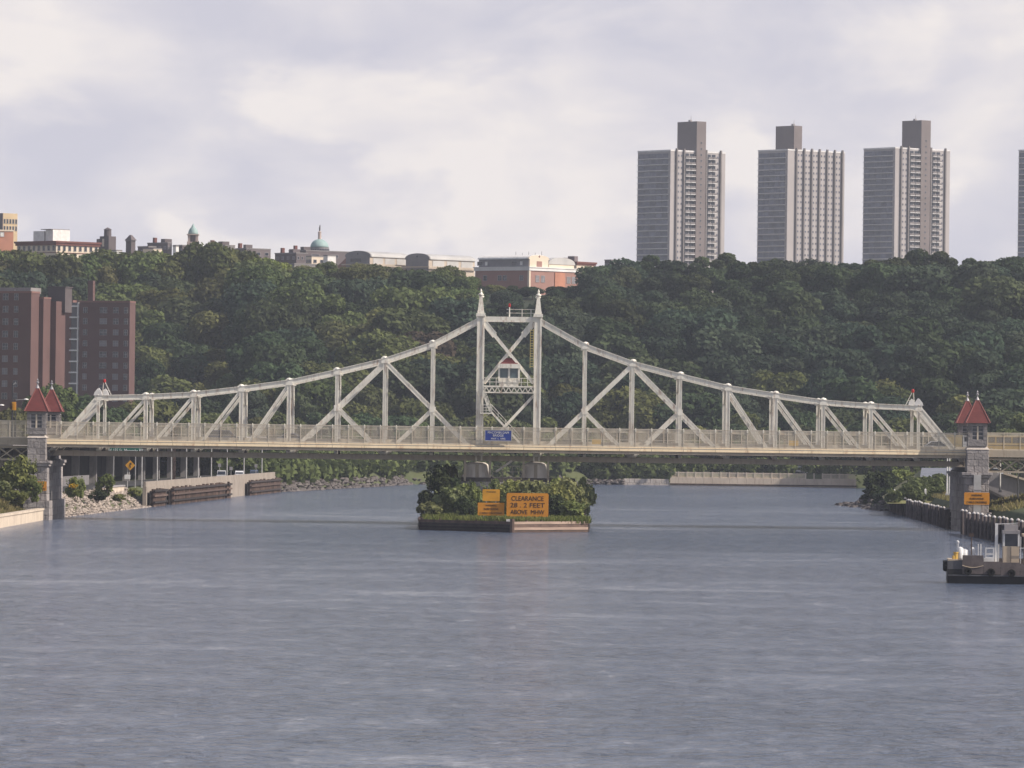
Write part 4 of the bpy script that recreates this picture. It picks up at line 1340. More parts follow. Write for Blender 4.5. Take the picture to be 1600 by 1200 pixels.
hx0, hx1 = P(778.5, 590, YN).x, P(812, 590, YN).x
hz0, hz1, hz2, hz3 = zp1 + .05, pz(795, 575.5, YN), pz(795, 568.5, YN), pz(795, 562, YN)
mb = MB(); mb.box(hx0 + .15, hx1 - .15, YN - .3, YN + 4, hz0, hz0 + 1.0)
house = mb.build('control_house', M['steel'], bridge)
for xx in (hx0 + .1, (hx0 + hx1) / 2, hx1 - .1):
    mb = MB(); mb.box(xx - .13, xx + .13, YN - .36, YN - .1, hz0 + .4, hz1); mb.build('corner_post', M['steel'], house)
    mb = MB(); mb.box(xx - .13, xx + .13, YN + 3.8, YN + 4.06, hz0 + .4, hz1); mb.build('corner_post', M['steel'], house)
for xa, xb in ((hx0 + .23, (hx0 + hx1) / 2 - .13), ((hx0 + hx1) / 2 + .13, hx1 - .23)):
    mb = MB(); mb.box(xa, xb, YN - .26, YN - .22, hz0 + 1.0, hz1); mb.build('window_pane', M['cabglass'], house)
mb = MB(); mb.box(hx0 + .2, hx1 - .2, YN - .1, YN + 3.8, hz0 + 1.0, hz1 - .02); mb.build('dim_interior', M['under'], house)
mb = MB(); mb.box(hx0 - .1, hx1 + .1, YN - .7, YN + 4.4, hz1, hz2); rf_ = mb.build('roof_fascia', M['steel'], house)
mb = MB(); mb.frustum(((hx0 + hx1) / 2, YN + 1.85), (hx1 - hx0) / 2 * .85, 2.3, .35, .9, hz2, hz3 + .25); mb.build('red_roof', M['redroof'], house)
# stairs down from the platform
def stair(p, q, w, n):
    p, q = V(p), V(q)
    s_ = MB()
    for yy in (-w / 2, w / 2):
        s_.bar(p + V((0, yy, 0)), q + V((0, yy, 0)), .06, .26)
        up_ = V((0, yy, 1.0))
        s_.bar(p + up_, q + up_, .06, .07)
        s_.bar(p + up_ * .55 + V((0, yy * .45, 0)), q + up_ * .55 + V((0, yy * .45, 0)), .05, .05)
        for k in range(5):
            c = p + (q - p) * k / 4
            s_.bar(c + V((0, yy, 0)), c + up_, .06, .06)
    so = s_.build('stair_flight', M['steel'], bridge)
    tm = MB(); tm.box(-.16, .16, -w / 2, w / 2, -.02, .02)
    tme = tm.mesh('tread', M['steel'])
    for k in range(n):
        c = p + (q - p) * (k + .5) / n
        o_ = place('tread', tme, None, c - ORG[bridge.name]); o_.parent = so
    return so
ys = YN - 1.1
q = lambda x, y: V((P(x, y, ys).x, ys, pz(x, y, ys)))
stair(q(755, 615), q(766, 643), .9, 10)
stair(q(767, 643), q(812, 692), .9, 16)
mb = MB()
l0, l1 = q(750, 645), q(769, 645)
mb.box(l0.x, l1.x, ys - .5, ys + .9, l0.z - .12, l0.z + .02)
for xx in (l0.x + .05, (l0.x + l1.x) / 2, l1.x - .05):
    mb.bar((xx, ys - .48, l0.z), (xx, ys - .48, l0.z + 1.1), .06, .06)
for dz in (.35, .7, 1.08):
    mb.bar((l0.x, ys - .48, l0.z + dz), (l1.x, ys - .48, l0.z + dz), .05, .06)
mb.bar((l0.x, ys, l0.z - .9), (l1.x - .3, ys, l0.z - .1), .08, .1)
mb.build('stair_landing', M['steel'], bridge)
# turntable: two drums, posts, gallery and brace under the tower
for xa, xb in ((727, 764), (819, 855)):
    c = (P((xa + xb) / 2, 735, 794).x)
    r_ = (xb - xa) / 2 * 794 / FPX
    zt_, zb2 = pz((xa + xb) / 2, 721.5, 794), 6.3
    mb = MB(); mb.lathe((c, 794.5, zb2), [(r_, 0), (r_, zt_ - zb2 - .55), (r_ * .93, zt_ - zb2 - .3), (r_ * .7, zt_ - zb2 - .1), (.2, zt_ - zb2)], 22)
    dm = mb.build('turntable_drum', M['drum'], bridge)
    mb = MB(); mb.box(c - .22, c + .22, 794.5 - r_ - .06, 794.5 - r_ + .05, zb2, zt_ - .35); mb.build('drum_strap', M['girder'], dm)
for px in (726.5, 765.5, 818, 856.5):
    c = P(px, 730, 791.8).x
    mb = MB(); mb.box(c - .15, c + .15, 791.7, 792.0, 5.9, 9.85); mb.build('turntable_post', M['girder'], bridge)
mb = MB()
g0, g1 = P(770, 740, 792).x, P(815, 740, 792).x
for xx in np.linspace(g0, g1, 4):
    mb.bar((xx, 792, 6.5), (xx, 792, 8.0), .06, .06)
for dz in (7.2, 7.95):
    mb.bar((g0, 792, dz), (g1, 792, dz), .05, .06)
mb.box(g0, g1, 791.9, 793.4, 6.38, 6.5)
mb.build('gallery', M['girder'], bridge)
mb = MB(); mb.bar((P(775, 737, 792.6).x, 792.6, pz(775, 737, 792.6)), (P(800, 720, 792.6).x, 792.6, pz(800, 720, 792.6)), .12, .28); mb.build('gallery_brace', M['drum'], bridge)
mb = MB(); mb.lathe((BX, 799.5, 5.9), [(9.2, 0), (9.2, .45), (8.6, .5)], 40); mb.build('turntable_track', M['under'], bridge)
# pivot pier
pier0 = thing('pivot_pier', 'round stone pivot pier under the bridge centre, half hidden by bushes', 'pier', (BX, 799.5, -2))
cm = {}
for r_ in range(8):
    n = 26
    for k in range(n):
        a = 2 * math.pi * (k + .5 * (r_ % 2)) / n
        if math.sin(a) > .35:
            continue
        if 'b' not in cm:
            mb = MB(); mb.add([(8.2, -1.12, 0), (9.55, -1.14, 0), (9.55, 1.14, 0), (8.2, 1.12, 0), (8.2, -1.12, .95), (9.5, -1.11, .95), (9.5, 1.11, .95), (8.2, 1.12, .95)],
                              [(0, 3, 2, 1), (4, 5, 6, 7), (0, 1, 5, 4), (1, 2, 6, 5), (2, 3, 7, 6), (3, 0, 4, 7)])
            cm['b'] = mb.mesh('stone', M['stone'])
        o_ = place('stone', cm['b'], pier0, (BX, 799.5, -1.9 + r_ * .97), (0, 0, a))
mb = MB(); mb.cyl((BX, 799.5, -2), (BX, 799.5, 5.88), 9.3, 9.3, 40); mb.build('core', M['darkconc'], pier0)

# ------------------------------------------------------------------ stone piers and turrets
def stone_block(mb, x0, x1, y0, y1, z0, z1, b=.05):
    """bevelled block: front, sides slightly proud of the joints"""
    mb.add([(x0, y0, z0), (x1, y0, z0), (x1, y1, z0), (x0, y1, z0), (x0 + b, y0 - b, z0 + b), (x1 - b, y0 - b, z0 + b), (x1 - b, y0 - b, z1 - b), (x0 + b, y0 - b, z1 - b),
            (x0, y0, z1), (x1, y0, z1), (x1, y1, z1), (x0, y1, z1)],
           [(0, 3, 2, 1), (8, 9, 10, 11), (4, 5, 6, 7), (0, 1, 5, 4), (1, 9, 6, 5), (9, 8, 7, 6), (8, 0, 4, 7), (1, 2, 10, 9), (2, 3, 11, 10), (3, 0, 8, 11)])
def pier(label, xa, xb, sg, top_px):
    """xa..xb: river face and land face of the shaft at the near end; sg = direction of the river"""
    y0, y1 = 787.6, 814.5
    t = thing('bridge_pier', label, 'pier', ((xa + xb) / 2, 800, -2), 'stone rest piers at the bridge ends')
    lo, hi = min(xa, xb), max(xa, xb)
    mb = MB()
    mb.box(lo + .12, hi - .12, y0 + .12, y1 - .12, -2, 8.1)
    mb.build('core', M['darkconc'], t)
    # plinth, shaft and corbel as courses; each course split in blocks along face and side
    def course(z0, z1, out, name='stone', m_=M['stone'], n=3, depth_n=9, off=0.0):
        a, b_ = lo - out, hi + out
        w = (b_ - a) / n
        for k in range(n + (1 if off else 0)):
            xa_ = max(a, a + (k - (off if off else 0)) * w)
            xb_ = min(b_, a + (k + 1 - (off if off else 0)) * w)
            if xb_ - xa_ < .1: continue
            mb = MB(); stone_block(mb, xa_ + .015, xb_ - .015, y0 - out, y0 - out + 1.0, z0 + .015, z1 - .015); mb.build(name, m_, t)
        xs_ = hi + out if sg > 0 else lo - out
        d = (y1 - y0 + 2 * out - 1.0) / depth_n
        for k in range(depth_n):
            ya = y0 - out + 1.0 + k * d
            mb = MB(); mb.box(min(xs_, xs_ - sg * .5), max(xs_, xs_ - sg * .5), ya + .015, ya + d - .015, z0 + .015, z1 - .015); mb.build(name, m_, t)
    z = -1.4
    i = 0
    while z < 2.6:
        course(z, z + 1.0, .40, n=3, off=.5 * (i % 2)); z += 1.0; i += 1
    while z < 7.2:
        course(z, z + .92, 0.0, n=3, off=.5 * (i % 2)); z += .92; i += 1
    course(z, z + .35, .28, n=2)
    course(z + .35, z + .75, .45, n=2, m_=M['stone'])
    # upper block beside the span carrying the turret, near and far end
    zt_ = z + .75
    for (ya, yb) in ((y0 - .1, y0 + 3.5), (y1 - 4.2, y1 - .6)):
        zz_ = zt_
        r_ = 0
        while zz_ < 10.75:
            zn = min(zz_ + .82, 11.0) if zz_ + .82 < 10.7 else 11.0
            cut = [.5] if r_ % 2 else [.34, .68]
            ed = [0] + cut + [1]
            ua, ub = (lo + .05, hi - .25) if sg > 0 else (lo + .25, hi - .05)
            for f0, f1 in zip(ed, ed[1:]):
                mb = MB(); stone_block(mb, ua + (ub - ua) * f0 + .012, ua + (ub - ua) * f1 - .012, ya, yb, zz_ + .012, zn - .012); mb.build('stone', M['stone'], t)
            zz_ = zn; r_ += 1
        mb = MB(); mb.frustum(((ua + ub) / 2, (ya + yb) / 2), (ub - ua) / 2 + .1, (yb - ya) / 2 + .1, (ub - ua) / 2 - .3, (yb - ya) / 2 - .3, 11.0, 11.45); mb.build('coping', M['capstone'], t)
    mb = MB(); mb.box(lo + .3, hi - .3, y0 + 3.6, y1 - 4.4, zt_, 8.5); mb.build('bearing_seat', M['darkconc'], t)
    return t
pl = [P(42, 740, 788).x, P(74.5, 740, 788).x]
pr = [P(1507, 750, 788).x, P(1545, 750, 788).x]
pier('stone rest pier at the left end of the swing span', pl[1], pl[0], 1, None)
pier('stone rest pier at the right end of the swing span', pr[0], pr[1], -1, None)

def turret(label, cx, cy):
    z0, z1, z2 = 11.45, 14.55, 17.75
    t = thing('turret', label, 'turret', (cx, cy, z0), 'red roofed turrets on the piers')
    hw = 1.28
    # stone walls laid in courses round a dark core
    mb = MB(); mb.box(cx - hw + .18, cx + hw - .18, cy - hw + .18, cy + hw - .18, z0, z1); mb.build('core', M['under'], t)
    for (a, b_) in ((z0, z0 + .45), (z0 + .45, z0 + .85), (z1 - .42, z1)):
        mb = MB(); mb.box(cx - hw, cx + hw, cy - hw, cy + hw, a + .01, b_ - .01); mb.build('wall_course', M['turret'], t)
    n = 4
    hh = (z1 - .42 - z0 - .85) / n
    for k in range(n):
        za, zb_ = z0 + .85 + k * hh + .01, z0 + .85 + (k + 1) * hh - .01
        for sx in (-1, 1):
            for sy in (-1, 1):
                mb = MB(); mb.box(min(cx + sx * hw, cx + sx * (hw - .5)), max(cx + sx * hw, cx + sx * (hw - .5)), min(cy + sy * hw, cy + sy * (hw - .5)), max(cy + sy * hw, cy + sy * (hw - .5)), za, zb_)
                mb.build('corner_stone', M['turret'], t)
    for sy in (-1, 1):                        # paired windows with a pale centre mullion, front and back
        for sx in (-1, 1):
            a = cx + sx * .40
            mb = MB(); mb.box(a - .30, a + .30, cy + sy * (hw - .16) - .02, cy + sy * (hw - .16) + .02, z0 + .87, z1 - .44)
            wn_ = mb.build('window_pane', M['glass'], t)
            for k in range(4):
                zz_ = z0 + .87 + k * (z1 - .44 - z0 - .87) / 3.4
                mb = MB(); mb.box(a - .30, a + .30, cy + sy * (hw - .10) - .03, cy + sy * (hw - .10) + .03, zz_ - .04, zz_ + .04); mb.build('glazing_bar', M['wframe'], wn_)
            mb = MB(); mb.box(a + sx * .30, a + sx * .38, cy + sy * (hw - .1) - .04, cy + sy * (hw - .1) + .04, z0 + .86, z1 - .43) if sx > 0 else mb.box(a - .38, a - .30, cy + sy * (hw - .1) - .04, cy + sy * (hw - .1) + .04, z0 + .86, z1 - .43)
            mb.build('window_jamb', M['wframe'], wn_)
        mb = MB(); mb.box(cx - .10, cx + .10, cy + sy * (hw - .07) - .06, cy + sy * (hw - .07) + .06, z0 + .86, z1 - .43); mb.build('mullion', M['creamwall'], t)
    for sx in (-1, 1):
        mb = MB(); mb.box(cx + sx * (hw - .16) - .02, cx + sx * (hw - .16) + .02, cy - .6, cy + .6, z0 + .87, z1 - .44); mb.build('window_pane', M['glass'], t)
    # roof: shingle courses stepping up the pyramid
    nc = 11
    for k in range(nc):
        f0, f1 = k / nc, (k + 1) / nc
        w0 = 1.60 * (1 - f0) + .10 * f0
        w1 = 1.60 * (1 - f1) + .10 * f1
        mb = MB(); mb.frustum((cx, cy), w0 + .035, w0 + .035, w1, w1, z1 + (z2 - z1) * f0, z1 + (z2 - z1) * f1 + .02); mb.build('roof_course', M['redroof'], t)
    for sx in (-1, 1):
        for sy in (-1, 1):
            mb = MB(); mb.cyl((cx + sx * 1.62, cy + sy * 1.62, z1 + .03), (cx + sx * .1, cy + sy * .1, z2 + .02), .10, .07, 6); mb.build('hip_ridge', M['redridge'], t)
    mb = MB(); mb.lathe((cx, cy, z2 - .12), [(.30, 0), (.16, .30), (.09, .42), (.09, .62), (.20, .72), (.20, .82), (.07, .95), (.12, 1.08), (.02, 1.3)], 8); mb.build('finial', M['lead'], t)
    return t
tl, tr = P(58, 660, 788.8).x, P(1526.5, 680, 788.8).x
turret('red roofed stone turret at the left end, nearer of the pair', tl, 788.8)
turret('red roofed stone turret at the left end, farther of the pair', P(80, 660, 811.5).x, 811.5)
turret('red roofed stone turret at the right end, nearer of the pair', tr, 788.8)
turret('red roofed stone turret at the right end, farther of the pair', P(1511, 680, 811.5).x, 811.5)

# approach spans: lattice girder, edge beam, fence
def approach(label, xa, xb, dz=0.0):
    t = thing('approach_span', label, 'bridge span', ((xa + xb) / 2, 799.5, 4))
    lo, hi = min(xa, xb), max(xa, xb)
    mb = MB(); mb.box(lo, hi, RN, RF, 10.0, 10.5); mb.build('deck', M['asphalt'], t)
    for yy in (RN - .2, RF + .2):
        mb = MB(); mb.box(lo, hi, yy - .12, yy + .12, 10.02, 10.95); mb.build('edge_beam', M['girder'], t)
        for zc_ in (9.72, 8.05):
            mb = MB(); mb.box(lo, hi, yy + .3, yy + .6, zc_ - .12, zc_ + .12); mb.build('girder_flange', M['girder'], t)
        n = max(2, int((hi - lo) / 1.9))
        for k in range(n):
            a, b_ = lo + (hi - lo) * k / n, lo + (hi - lo) * (k + 1) / n
            for q0, q1, oy in ((8.15, 9.6, .42), (9.6, 8.15, .5)):
                mb = MB(); mb.bar((a, yy + oy, q0), (b_, yy + oy, q1), .06, .16); mb.build('lattice_bar', M['girder'], t)
        n = int((hi - lo) / st)
        for k in range(n + 1):
            place('railing_post', post_me, t, (lo + k * (hi - lo) / n, yy, 10.75))
            if k < n:
                place('railing_panel', panel_me, t, (lo + k * (hi - lo) / n, yy, 10.75), scale=((hi - lo) / n / st, 1, 1))
    return t
approach('lattice girder approach span left of the left pier', pl[0] - 26, pl[0] + .1)
approach('lattice girder approach span right of the right pier', pr[1] - .1, pr[1] + 26)
t = thing('abutment_wall', 'pale stone abutment under the left approach span', 'wall', (P(2, 740, 800).x, 800, 3))
for r_ in range(6):
    for k in range(2):
        mb = MB(); xq = P(9, 740, 800).x
        stone_block(mb, xq - 3.2 * (k + 1) + .02, xq - 3.2 * k - .02, 796, 800, 3 + r_ * .82 + .02, 3 + (r_ + 1) * .82 - .02)
        mb.build('stone', M['capstone'], t)

# ------------------------------------------------------------------ lettering
def text(parent, s_, c, size, m_, width=None, face='near', ext=.012):
    cu = bpy.data.curves.new('lettering', 'FONT')
    cu.body = s_
    cu.size = size
    cu.align_x = 'CENTER'
    cu.align_y = 'CENTER'
    cu.extrude = ext
    cu.materials.append(m_)
    o = bpy.data.objects.new('lettering', cu)
    C.objects.link(o)
    bpy.context.view_layer.update()
    dims = o.dimensions.x
    me = bpy.data.meshes.new_from_object(o.evaluated_get(bpy.context.evaluated_depsgraph_get()))
    bpy.data.objects.remove(o)
    o = bpy.data.objects.new('lettering', me)
    C.objects.link(o)
    if width:
        o.scale = (width / max(.01, dims), 1, 1)
    o.rotation_euler = (R(90), 0, 0)
    o.location = V(c) - org(parent)
    o.parent = parent
    return o
def sign(name, label, x0, y0, x1, y1, Y, face, lines, ink, border=None, posts=0, post_to=0.0, rounded=True, group=None, bold=.012):
    """flat board seen at pixel box x0,y0..x1,y1 at distance Y; lines = (text, row fraction, height fraction, width fraction)"""
    a, b_ = P(x0, (y0 + y1) / 2, Y), P(x1, (y0 + y1) / 2, Y)
    zt_, zb_ = pz((x0 + x1) / 2, y0, Y), pz((x0 + x1) / 2, y1, Y)
    w, h, cx = b_.x - a.x, zt_ - zb_, (a.x + b_.x) / 2
    t = thing(name, label, 'sign', (cx, Y, post_to if posts else zb_), group)
    r_ = min(w, h) * .07
    poly = []
    for sx, sz, a0 in ((1, 1, 0), (-1, 1, 90), (-1, -1, 180), (1, -1, 270)):
        for k in range(4):
            an = R(a0 + 30 * k)
            poly.append((cx + sx * (w / 2 - r_) + r_ * math.cos(an), (zt_ + zb_) / 2 + sz * (h / 2 - r_) + r_ * math.sin(an)))
    mb = MB(); mb.prism(poly, Y - .03, Y + .03, 'y'); mb.build('board', face, t)
    if border:
        mb = MB()
        for (xa, xb, za, zb2) in ((cx - w / 2 - .06, cx + w / 2 + .06, zt_ - .02, zt_ + .08), (cx - w / 2 - .06, cx + w / 2 + .06, zb_ - .08, zb_ + .02), (cx - w / 2 - .07, cx - w / 2 + .02, zb_, zt_), (cx + w / 2 - .02, cx + w / 2 + .07, zb_, zt_)):
            mb.box(xa, xb, Y - .05, Y + .02, za, zb2)
        mb.build('frame', border, t)
    for (s_, fr_, hf, wf) in lines:
        text(t, s_, (cx, Y - .045, zt_ - fr_ * h), hf * h * 1.38, ink, wf * w, ext=bold)
    for k in range(posts):
        xx = cx + (k - (posts - 1) / 2) * w * (.55 if posts == 2 else .36)
        mb = MB(); mb.box(xx - .07, xx + .07, Y + .035, Y + .17, post_to, zt_ - .1); mb.build('post', M['greygalv'], t)
    return t
sign('bridge_name_sign', 'blue sign with white lettering hung on the bridge railing', 758, 672.5, 799, 688.5, RN - .45, M['blue'],
     [('MACOMBS DAM', .22, .22, .80), ('BRIDGE', .51, .22, .40), ('MAY 1, 1895', .82, .18, .54)], M['offwhite'], M['greygalv'])
for px, py, w_ in ((932, 690, 14), (1240, 692.5, 15)):
    sign('small_board', 'small faded yellow board behind the railing ' + ('near the centre tower' if px < 1000 else 'in the right half'), px - w_ / 2, py - 4, px + w_ / 2, py + 4, YN - .8, M['fadedyellow'], [], M['black'])

# ------------------------------------------------------------------ centre island
isl = [(-11.3, 748.5), (0.25, 738.3), (9.7, 748.8), (10.0, 760), (10.2, 850), (0, 866), (-11.4, 850), (-11.6, 760)]
o = MB(); o.plan([(x * .97, (y - 799) * .985 + 799) for x, y in isl], -2, 1.12)
tag(o.build('island_ground', M['grassground']), 'low island round the centre pier', kind='structure')
fend = thing('timber_fender', 'timber crib fender wrapped round the centre island', 'fender', (0, 744, 0))
edges = [(isl[i], isl[(i + 1) % 8]) for i in (0, 1, 2, 3, 6, 7)]
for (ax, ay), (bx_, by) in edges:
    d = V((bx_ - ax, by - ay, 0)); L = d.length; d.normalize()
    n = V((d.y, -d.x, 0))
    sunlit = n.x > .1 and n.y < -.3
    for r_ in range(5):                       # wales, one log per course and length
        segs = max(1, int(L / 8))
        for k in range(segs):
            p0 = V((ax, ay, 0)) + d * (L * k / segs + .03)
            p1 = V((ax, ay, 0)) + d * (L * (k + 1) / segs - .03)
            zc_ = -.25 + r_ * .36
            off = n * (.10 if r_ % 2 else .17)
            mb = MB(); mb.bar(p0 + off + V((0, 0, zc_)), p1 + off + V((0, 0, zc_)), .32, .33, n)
            mb.build('wale', (M['paletimber'] if r_ in (2, 4) else M['browntimber']) if sunlit else (M['browntimber'] if r_ == 4 else M['timber']), fend)  # light and shade painted into the wales: pale on sunlit wall, dark elsewhere
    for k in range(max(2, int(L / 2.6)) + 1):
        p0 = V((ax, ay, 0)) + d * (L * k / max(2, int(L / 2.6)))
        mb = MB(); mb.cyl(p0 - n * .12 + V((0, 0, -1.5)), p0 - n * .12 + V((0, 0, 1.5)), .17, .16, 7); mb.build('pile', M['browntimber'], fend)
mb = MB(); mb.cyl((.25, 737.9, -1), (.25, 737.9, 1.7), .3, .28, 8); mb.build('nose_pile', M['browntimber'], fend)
mb = MB(); mb.box(-.5, .3, 739.6, 740.4, 1.15, 1.62); tag(mb.build('white_box', M['white']), 'small white box on the island nose between the signs', 'box')

sign('clearance_sign', 'large amber clearance sign with three lines of black lettering on the island', 791.5, 770.5, 857, 807.5, 744.5, M['orange'],
     [('CLEARANCE', .235, .20, .77), ('28 . 2 FEET', .52, .20, .82), ('ABOVE  MHW', .81, .19, .81)], M['black'], None, 3, 1.0)
sign('cable_warning_sign', 'wide amber warning sign low on the island left of the clearance sign', 746.5, 785.5, 788, 805.5, 745.0, M['orange'],
     [('WARNING', .22, .16, .42), ('SUBMARINE', .50, .16, .55), ('CABLE CROSSING', .82, .16, .84)], M['black'], None, 2, 1.0, bold=.006)
sign('upper_warning_sign', 'small amber sign standing above the wide warning sign on the island', 754, 764.5, 781, 783, 745.5, M['yellow'],
     [('WARNING', .22, .12, .55)], M['black'], None, 2, 1.0, bold=.004)

# island bushes: (centre x px, top y px, base y px, half width px, distance, foliage, label)
isb = [(684, 727, 800, 26, 790, 'bushdark', 'dark leafy tree overhanging the water at the left end of the island'),
       (701, 724, 795, 20, 806, 'bushpale', 'pale feathery bush under the girder at the left of the island'),
       (706, 760, 812, 26, 764, 'bushpale', 'rounded yellow green bush on the left of the island'),
       (673, 783, 814, 17, 756, 'bushpale', 'low weedy bush at the left corner of the island'),
       (735, 752, 812, 22, 770, 'bush', 'leafy bush between dark tree and the small amber sign'),
       (728, 776, 812, 17, 752, 'bushdark', 'dark low bush left of the wide amber sign'),
       (775, 749, 800, 20, 778, 'bushpale', 'pale bush rising above the small amber sign'),
       (800, 748, 800, 24, 774, 'bush', 'green bush behind the gap between the amber signs'),
       (838, 750, 808, 30, 772, 'bushpale', 'broad green bush behind the clearance sign'),
       (872, 754, 806, 24, 768, 'bush', 'green bush right of the clearance sign'),
       (864, 770, 808, 20, 760, 'bushdark', 'dark bush at the right edge of the clearance sign'),
       (892, 747, 806, 26, 782, 'bushpale', 'pale leafy tree leaning over the right side of the island'),
       (912, 746, 785, 15, 792, 'bushpale', 'wispy pale tree at the right tip of the island'),
       (893, 781, 812, 24, 758, 'bush', 'low green bush near the right corner of the island'),
       (716, 745, 800, 14, 785, 'bushdark', 'dark bush beside the left turntable drum'),
       (868, 744, 795, 18, 790, 'bush', 'green bush beside the right turntable drum')]
for i, (cx, yt, yb, hw, Y, mm, lb) in enumerate(isb):
    p = P(cx, yt, Y)
    z0 = 1.0 if i not in (0, 12) else .8
    bush(lb, (p.x, Y, z0), hw * Y / FPX * 1.2, (p.z - z0), 500 + i % 6, M[mm], 'bushes on the centre island', nl=2200, leaf=.12)
def grass_patch(name, label, region, n, h, m_, seed, zfun, blade=.09):
    rs_ = np.random.RandomState(seed)
    pts = region(rs_, n)
    z = np.array([zfun(a, b_) for a, b_ in pts])
    ang = rs_.uniform(0, 6.28, n)
    hh = h * rs_.uniform(.5, 1.3, n)
    ln = rs_.normal(0, .35, (n, 2)) * hh[:, None]
    w = np.stack([np.cos(ang), np.sin(ang)], 1) * blade
    p0 = np.column_stack([pts - w, z]); p1 = np.column_stack([pts + w, z])
    p2 = np.column_stack([pts + ln + w * .25, z + hh]); p3 = np.column_stack([pts + ln - w * .25, z + hh])
    o = bpy.data.objects.new(name, quads_mesh(name, np.stack([p0, p1, p2, p3], 1).reshape(-1, 3), m_))
    C.objects.link(o)
    return tag(o, label, 'grass', kind='stuff')
M['grassblade'] = leaf_mat('grass_blade', (0.20, 0.21, 0.07), (0.11, 0.14, 0.04), 0, 0, .5)
M['dryblade'] = leaf_mat('dry_grass_blade', (0.30, 0.24, 0.13), (0.17, 0.17, 0.06), 0, 0, .5)
def reg_island(rs_, n):
    y = 740 + 24 * rs_.rand(n)
    hwid = np.clip((y - 738.5) * 1.08, 0, 10.6)
    return np.column_stack([(rs_.rand(n) * 2 - 1) * hwid - .4, y])
grass_patch('island_grass', 'rough grass and weeds along the front of the island', reg_island, 9000, .75, M['grassblade'], 3, lambda a, b_: 1.1)

# ------------------------------------------------------------------ vehicles
def wheel_mesh():
    mb = MB()
    mb.mi = 0; mb.cyl((0, -.11, 0), (0, .11, 0), .33, .33, 12)
    mb.mi = 1; mb.cyl((0, -.125, 0), (0, -.11, 0), .19, .19, 10); mb.cyl((0, .11, 0), (0, .125, 0), .19, .19, 10)
    return mb.mesh('wheel', [M['tyre'], M['greygalv']])
WHEEL = wheel_mesh()
def car(name, label, loc, rotz, paint, kind='sedan', group=None):
    """length along local x, nose at +x"""
    t = thing(name, label, 'car' if kind != 'van' else 'van', loc, group, rotz, local=True)
    L = {'sedan': 4.5, 'suv': 4.6, 'van': 5.2}[kind]
    hb, hr = {'sedan': (.88, 1.45), 'suv': (1.0, 1.75), 'van': (1.05, 2.2)}[kind]
    body = [(-L / 2, .30), (-L / 2 + .05, hb - .05), (-L / 2 + .3, hb), (L / 2 - 1.0, hb - .04), (L / 2 - .15, hb - .25), (L / 2, .55), (L / 2 - .08, .28)]
    mb = MB(); mb.prism(body, -.86, .86, 'y'); mb.build('body', paint, t)
    if kind == 'sedan':
        cab = [(-L / 2 + .55, hb), (-L / 2 + 1.25, hr), (.35, hr), (1.15, hb)]
    elif kind == 'suv':
        cab = [(-L / 2 + .08, hb), (-L / 2 + .38, hr), (.55, hr), (1.25, hb)]
    else:
        cab = [(-L / 2 + .05, hb), (-L / 2 + .1, hr), (1.3, hr), (1.95, hb)]
    mb = MB(); mb.prism(cab, -.76, .76, 'y'); cb = mb.build('cabin', paint, t)
    sh = lambda pts, k, up_: [((x - sum(p[0] for p in pts) / 4) * k + sum(p[0] for p in pts) / 4, hb + (z - hb) * up_) for x, z in pts]
    mb = MB(); mb.prism(sh(cab, .93, .84), -.775, .775, 'y'); mb.build('side_windows', M['glass'], cb)
    for s_ in (-1, 1):                         # front and rear screens
        a, b_ = (cab[0], cab[1]) if s_ < 0 else (cab[3], cab[2])
        p0, p1 = V((a[0] + s_ * .02, 0, a[1] + .06)), V((b_[0] + s_ * .02, 0, b_[1] - .1))
        mb = MB(); mb.bar(p0, p1, 1.36, .03); mb.build('windscreen' if s_ > 0 else 'rear_window', M['glass'], cb)
        for sy in (-1, 1):
            mb = MB(); mb.cbox((s_ * (L / 2 - .03), sy * .66, .66), .08, .30, .16); mb.build('headlight' if s_ > 0 else 'tail_light', M['white'] if s_ > 0 else M['red'], t)
    for sx in (-1, 1):
        for sy in (-1, 1):
            w_ = place('wheel', WHEEL, None, (sx * L * .31, sy * .78, .33)); w_.parent = t
    return t
pc_ = P(457, 690, 796.5)
car('car', 'silver sedan crossing the bridge behind the left railing', (pc_.x, 796.5, 10.57), 0, M['carsilver'])
pc_ = P(352, 690, 796.8)
car('car', 'dark blue car on the bridge behind the left railing', (pc_.x, 797, 10.57), 0, M['carblue'], 'suv')
pc_ = P(1458, 690, 798)
car('car', 'pale sedan near the right end of the bridge', (pc_.x, 797.4, 10.57), math.pi, M['carwhite'])
# tan box truck
p = P(1490, 690, 797)
t = thing('box_truck', 'tan box truck behind the railing next to the right turret', 'truck', (p.x, 797.2, 10.57), None, 0, local=True)
mb = MB(); mb.box(-1.1, 1.1, -1.0, 1.0, .75, 2.35); mb.build('cargo_box', M['cartan'], t)
mb = MB(); mb.prism([(1.2, .5), (1.2, 2.3), (2.0, 2.3), (2.5, 1.5), (3.0, 1.35), (3.0, .5)], -1.0, 1.0, 'y'); cb = mb.build('cab', M['carwhite'], t)
mb = MB(); mb.prism([(1.4, 1.5), (1.4, 2.1), (1.95, 2.1), (2.35, 1.5)], -1.02, 1.02, 'y'); mb.build('side_windows', M['glass'], cb)
mb = MB(); mb.box(-1.1, 2.9, -.5, .5, .45, .74); mb.build('chassis', M['under'], t)
for sx in (-.6, 2.1):
    for sy in (-1, 1):
        w_ = place('wheel', WHEEL, None, (sx, sy * .9, .42), scale=(1.25, 1.25, 1.25)); w_.parent = t
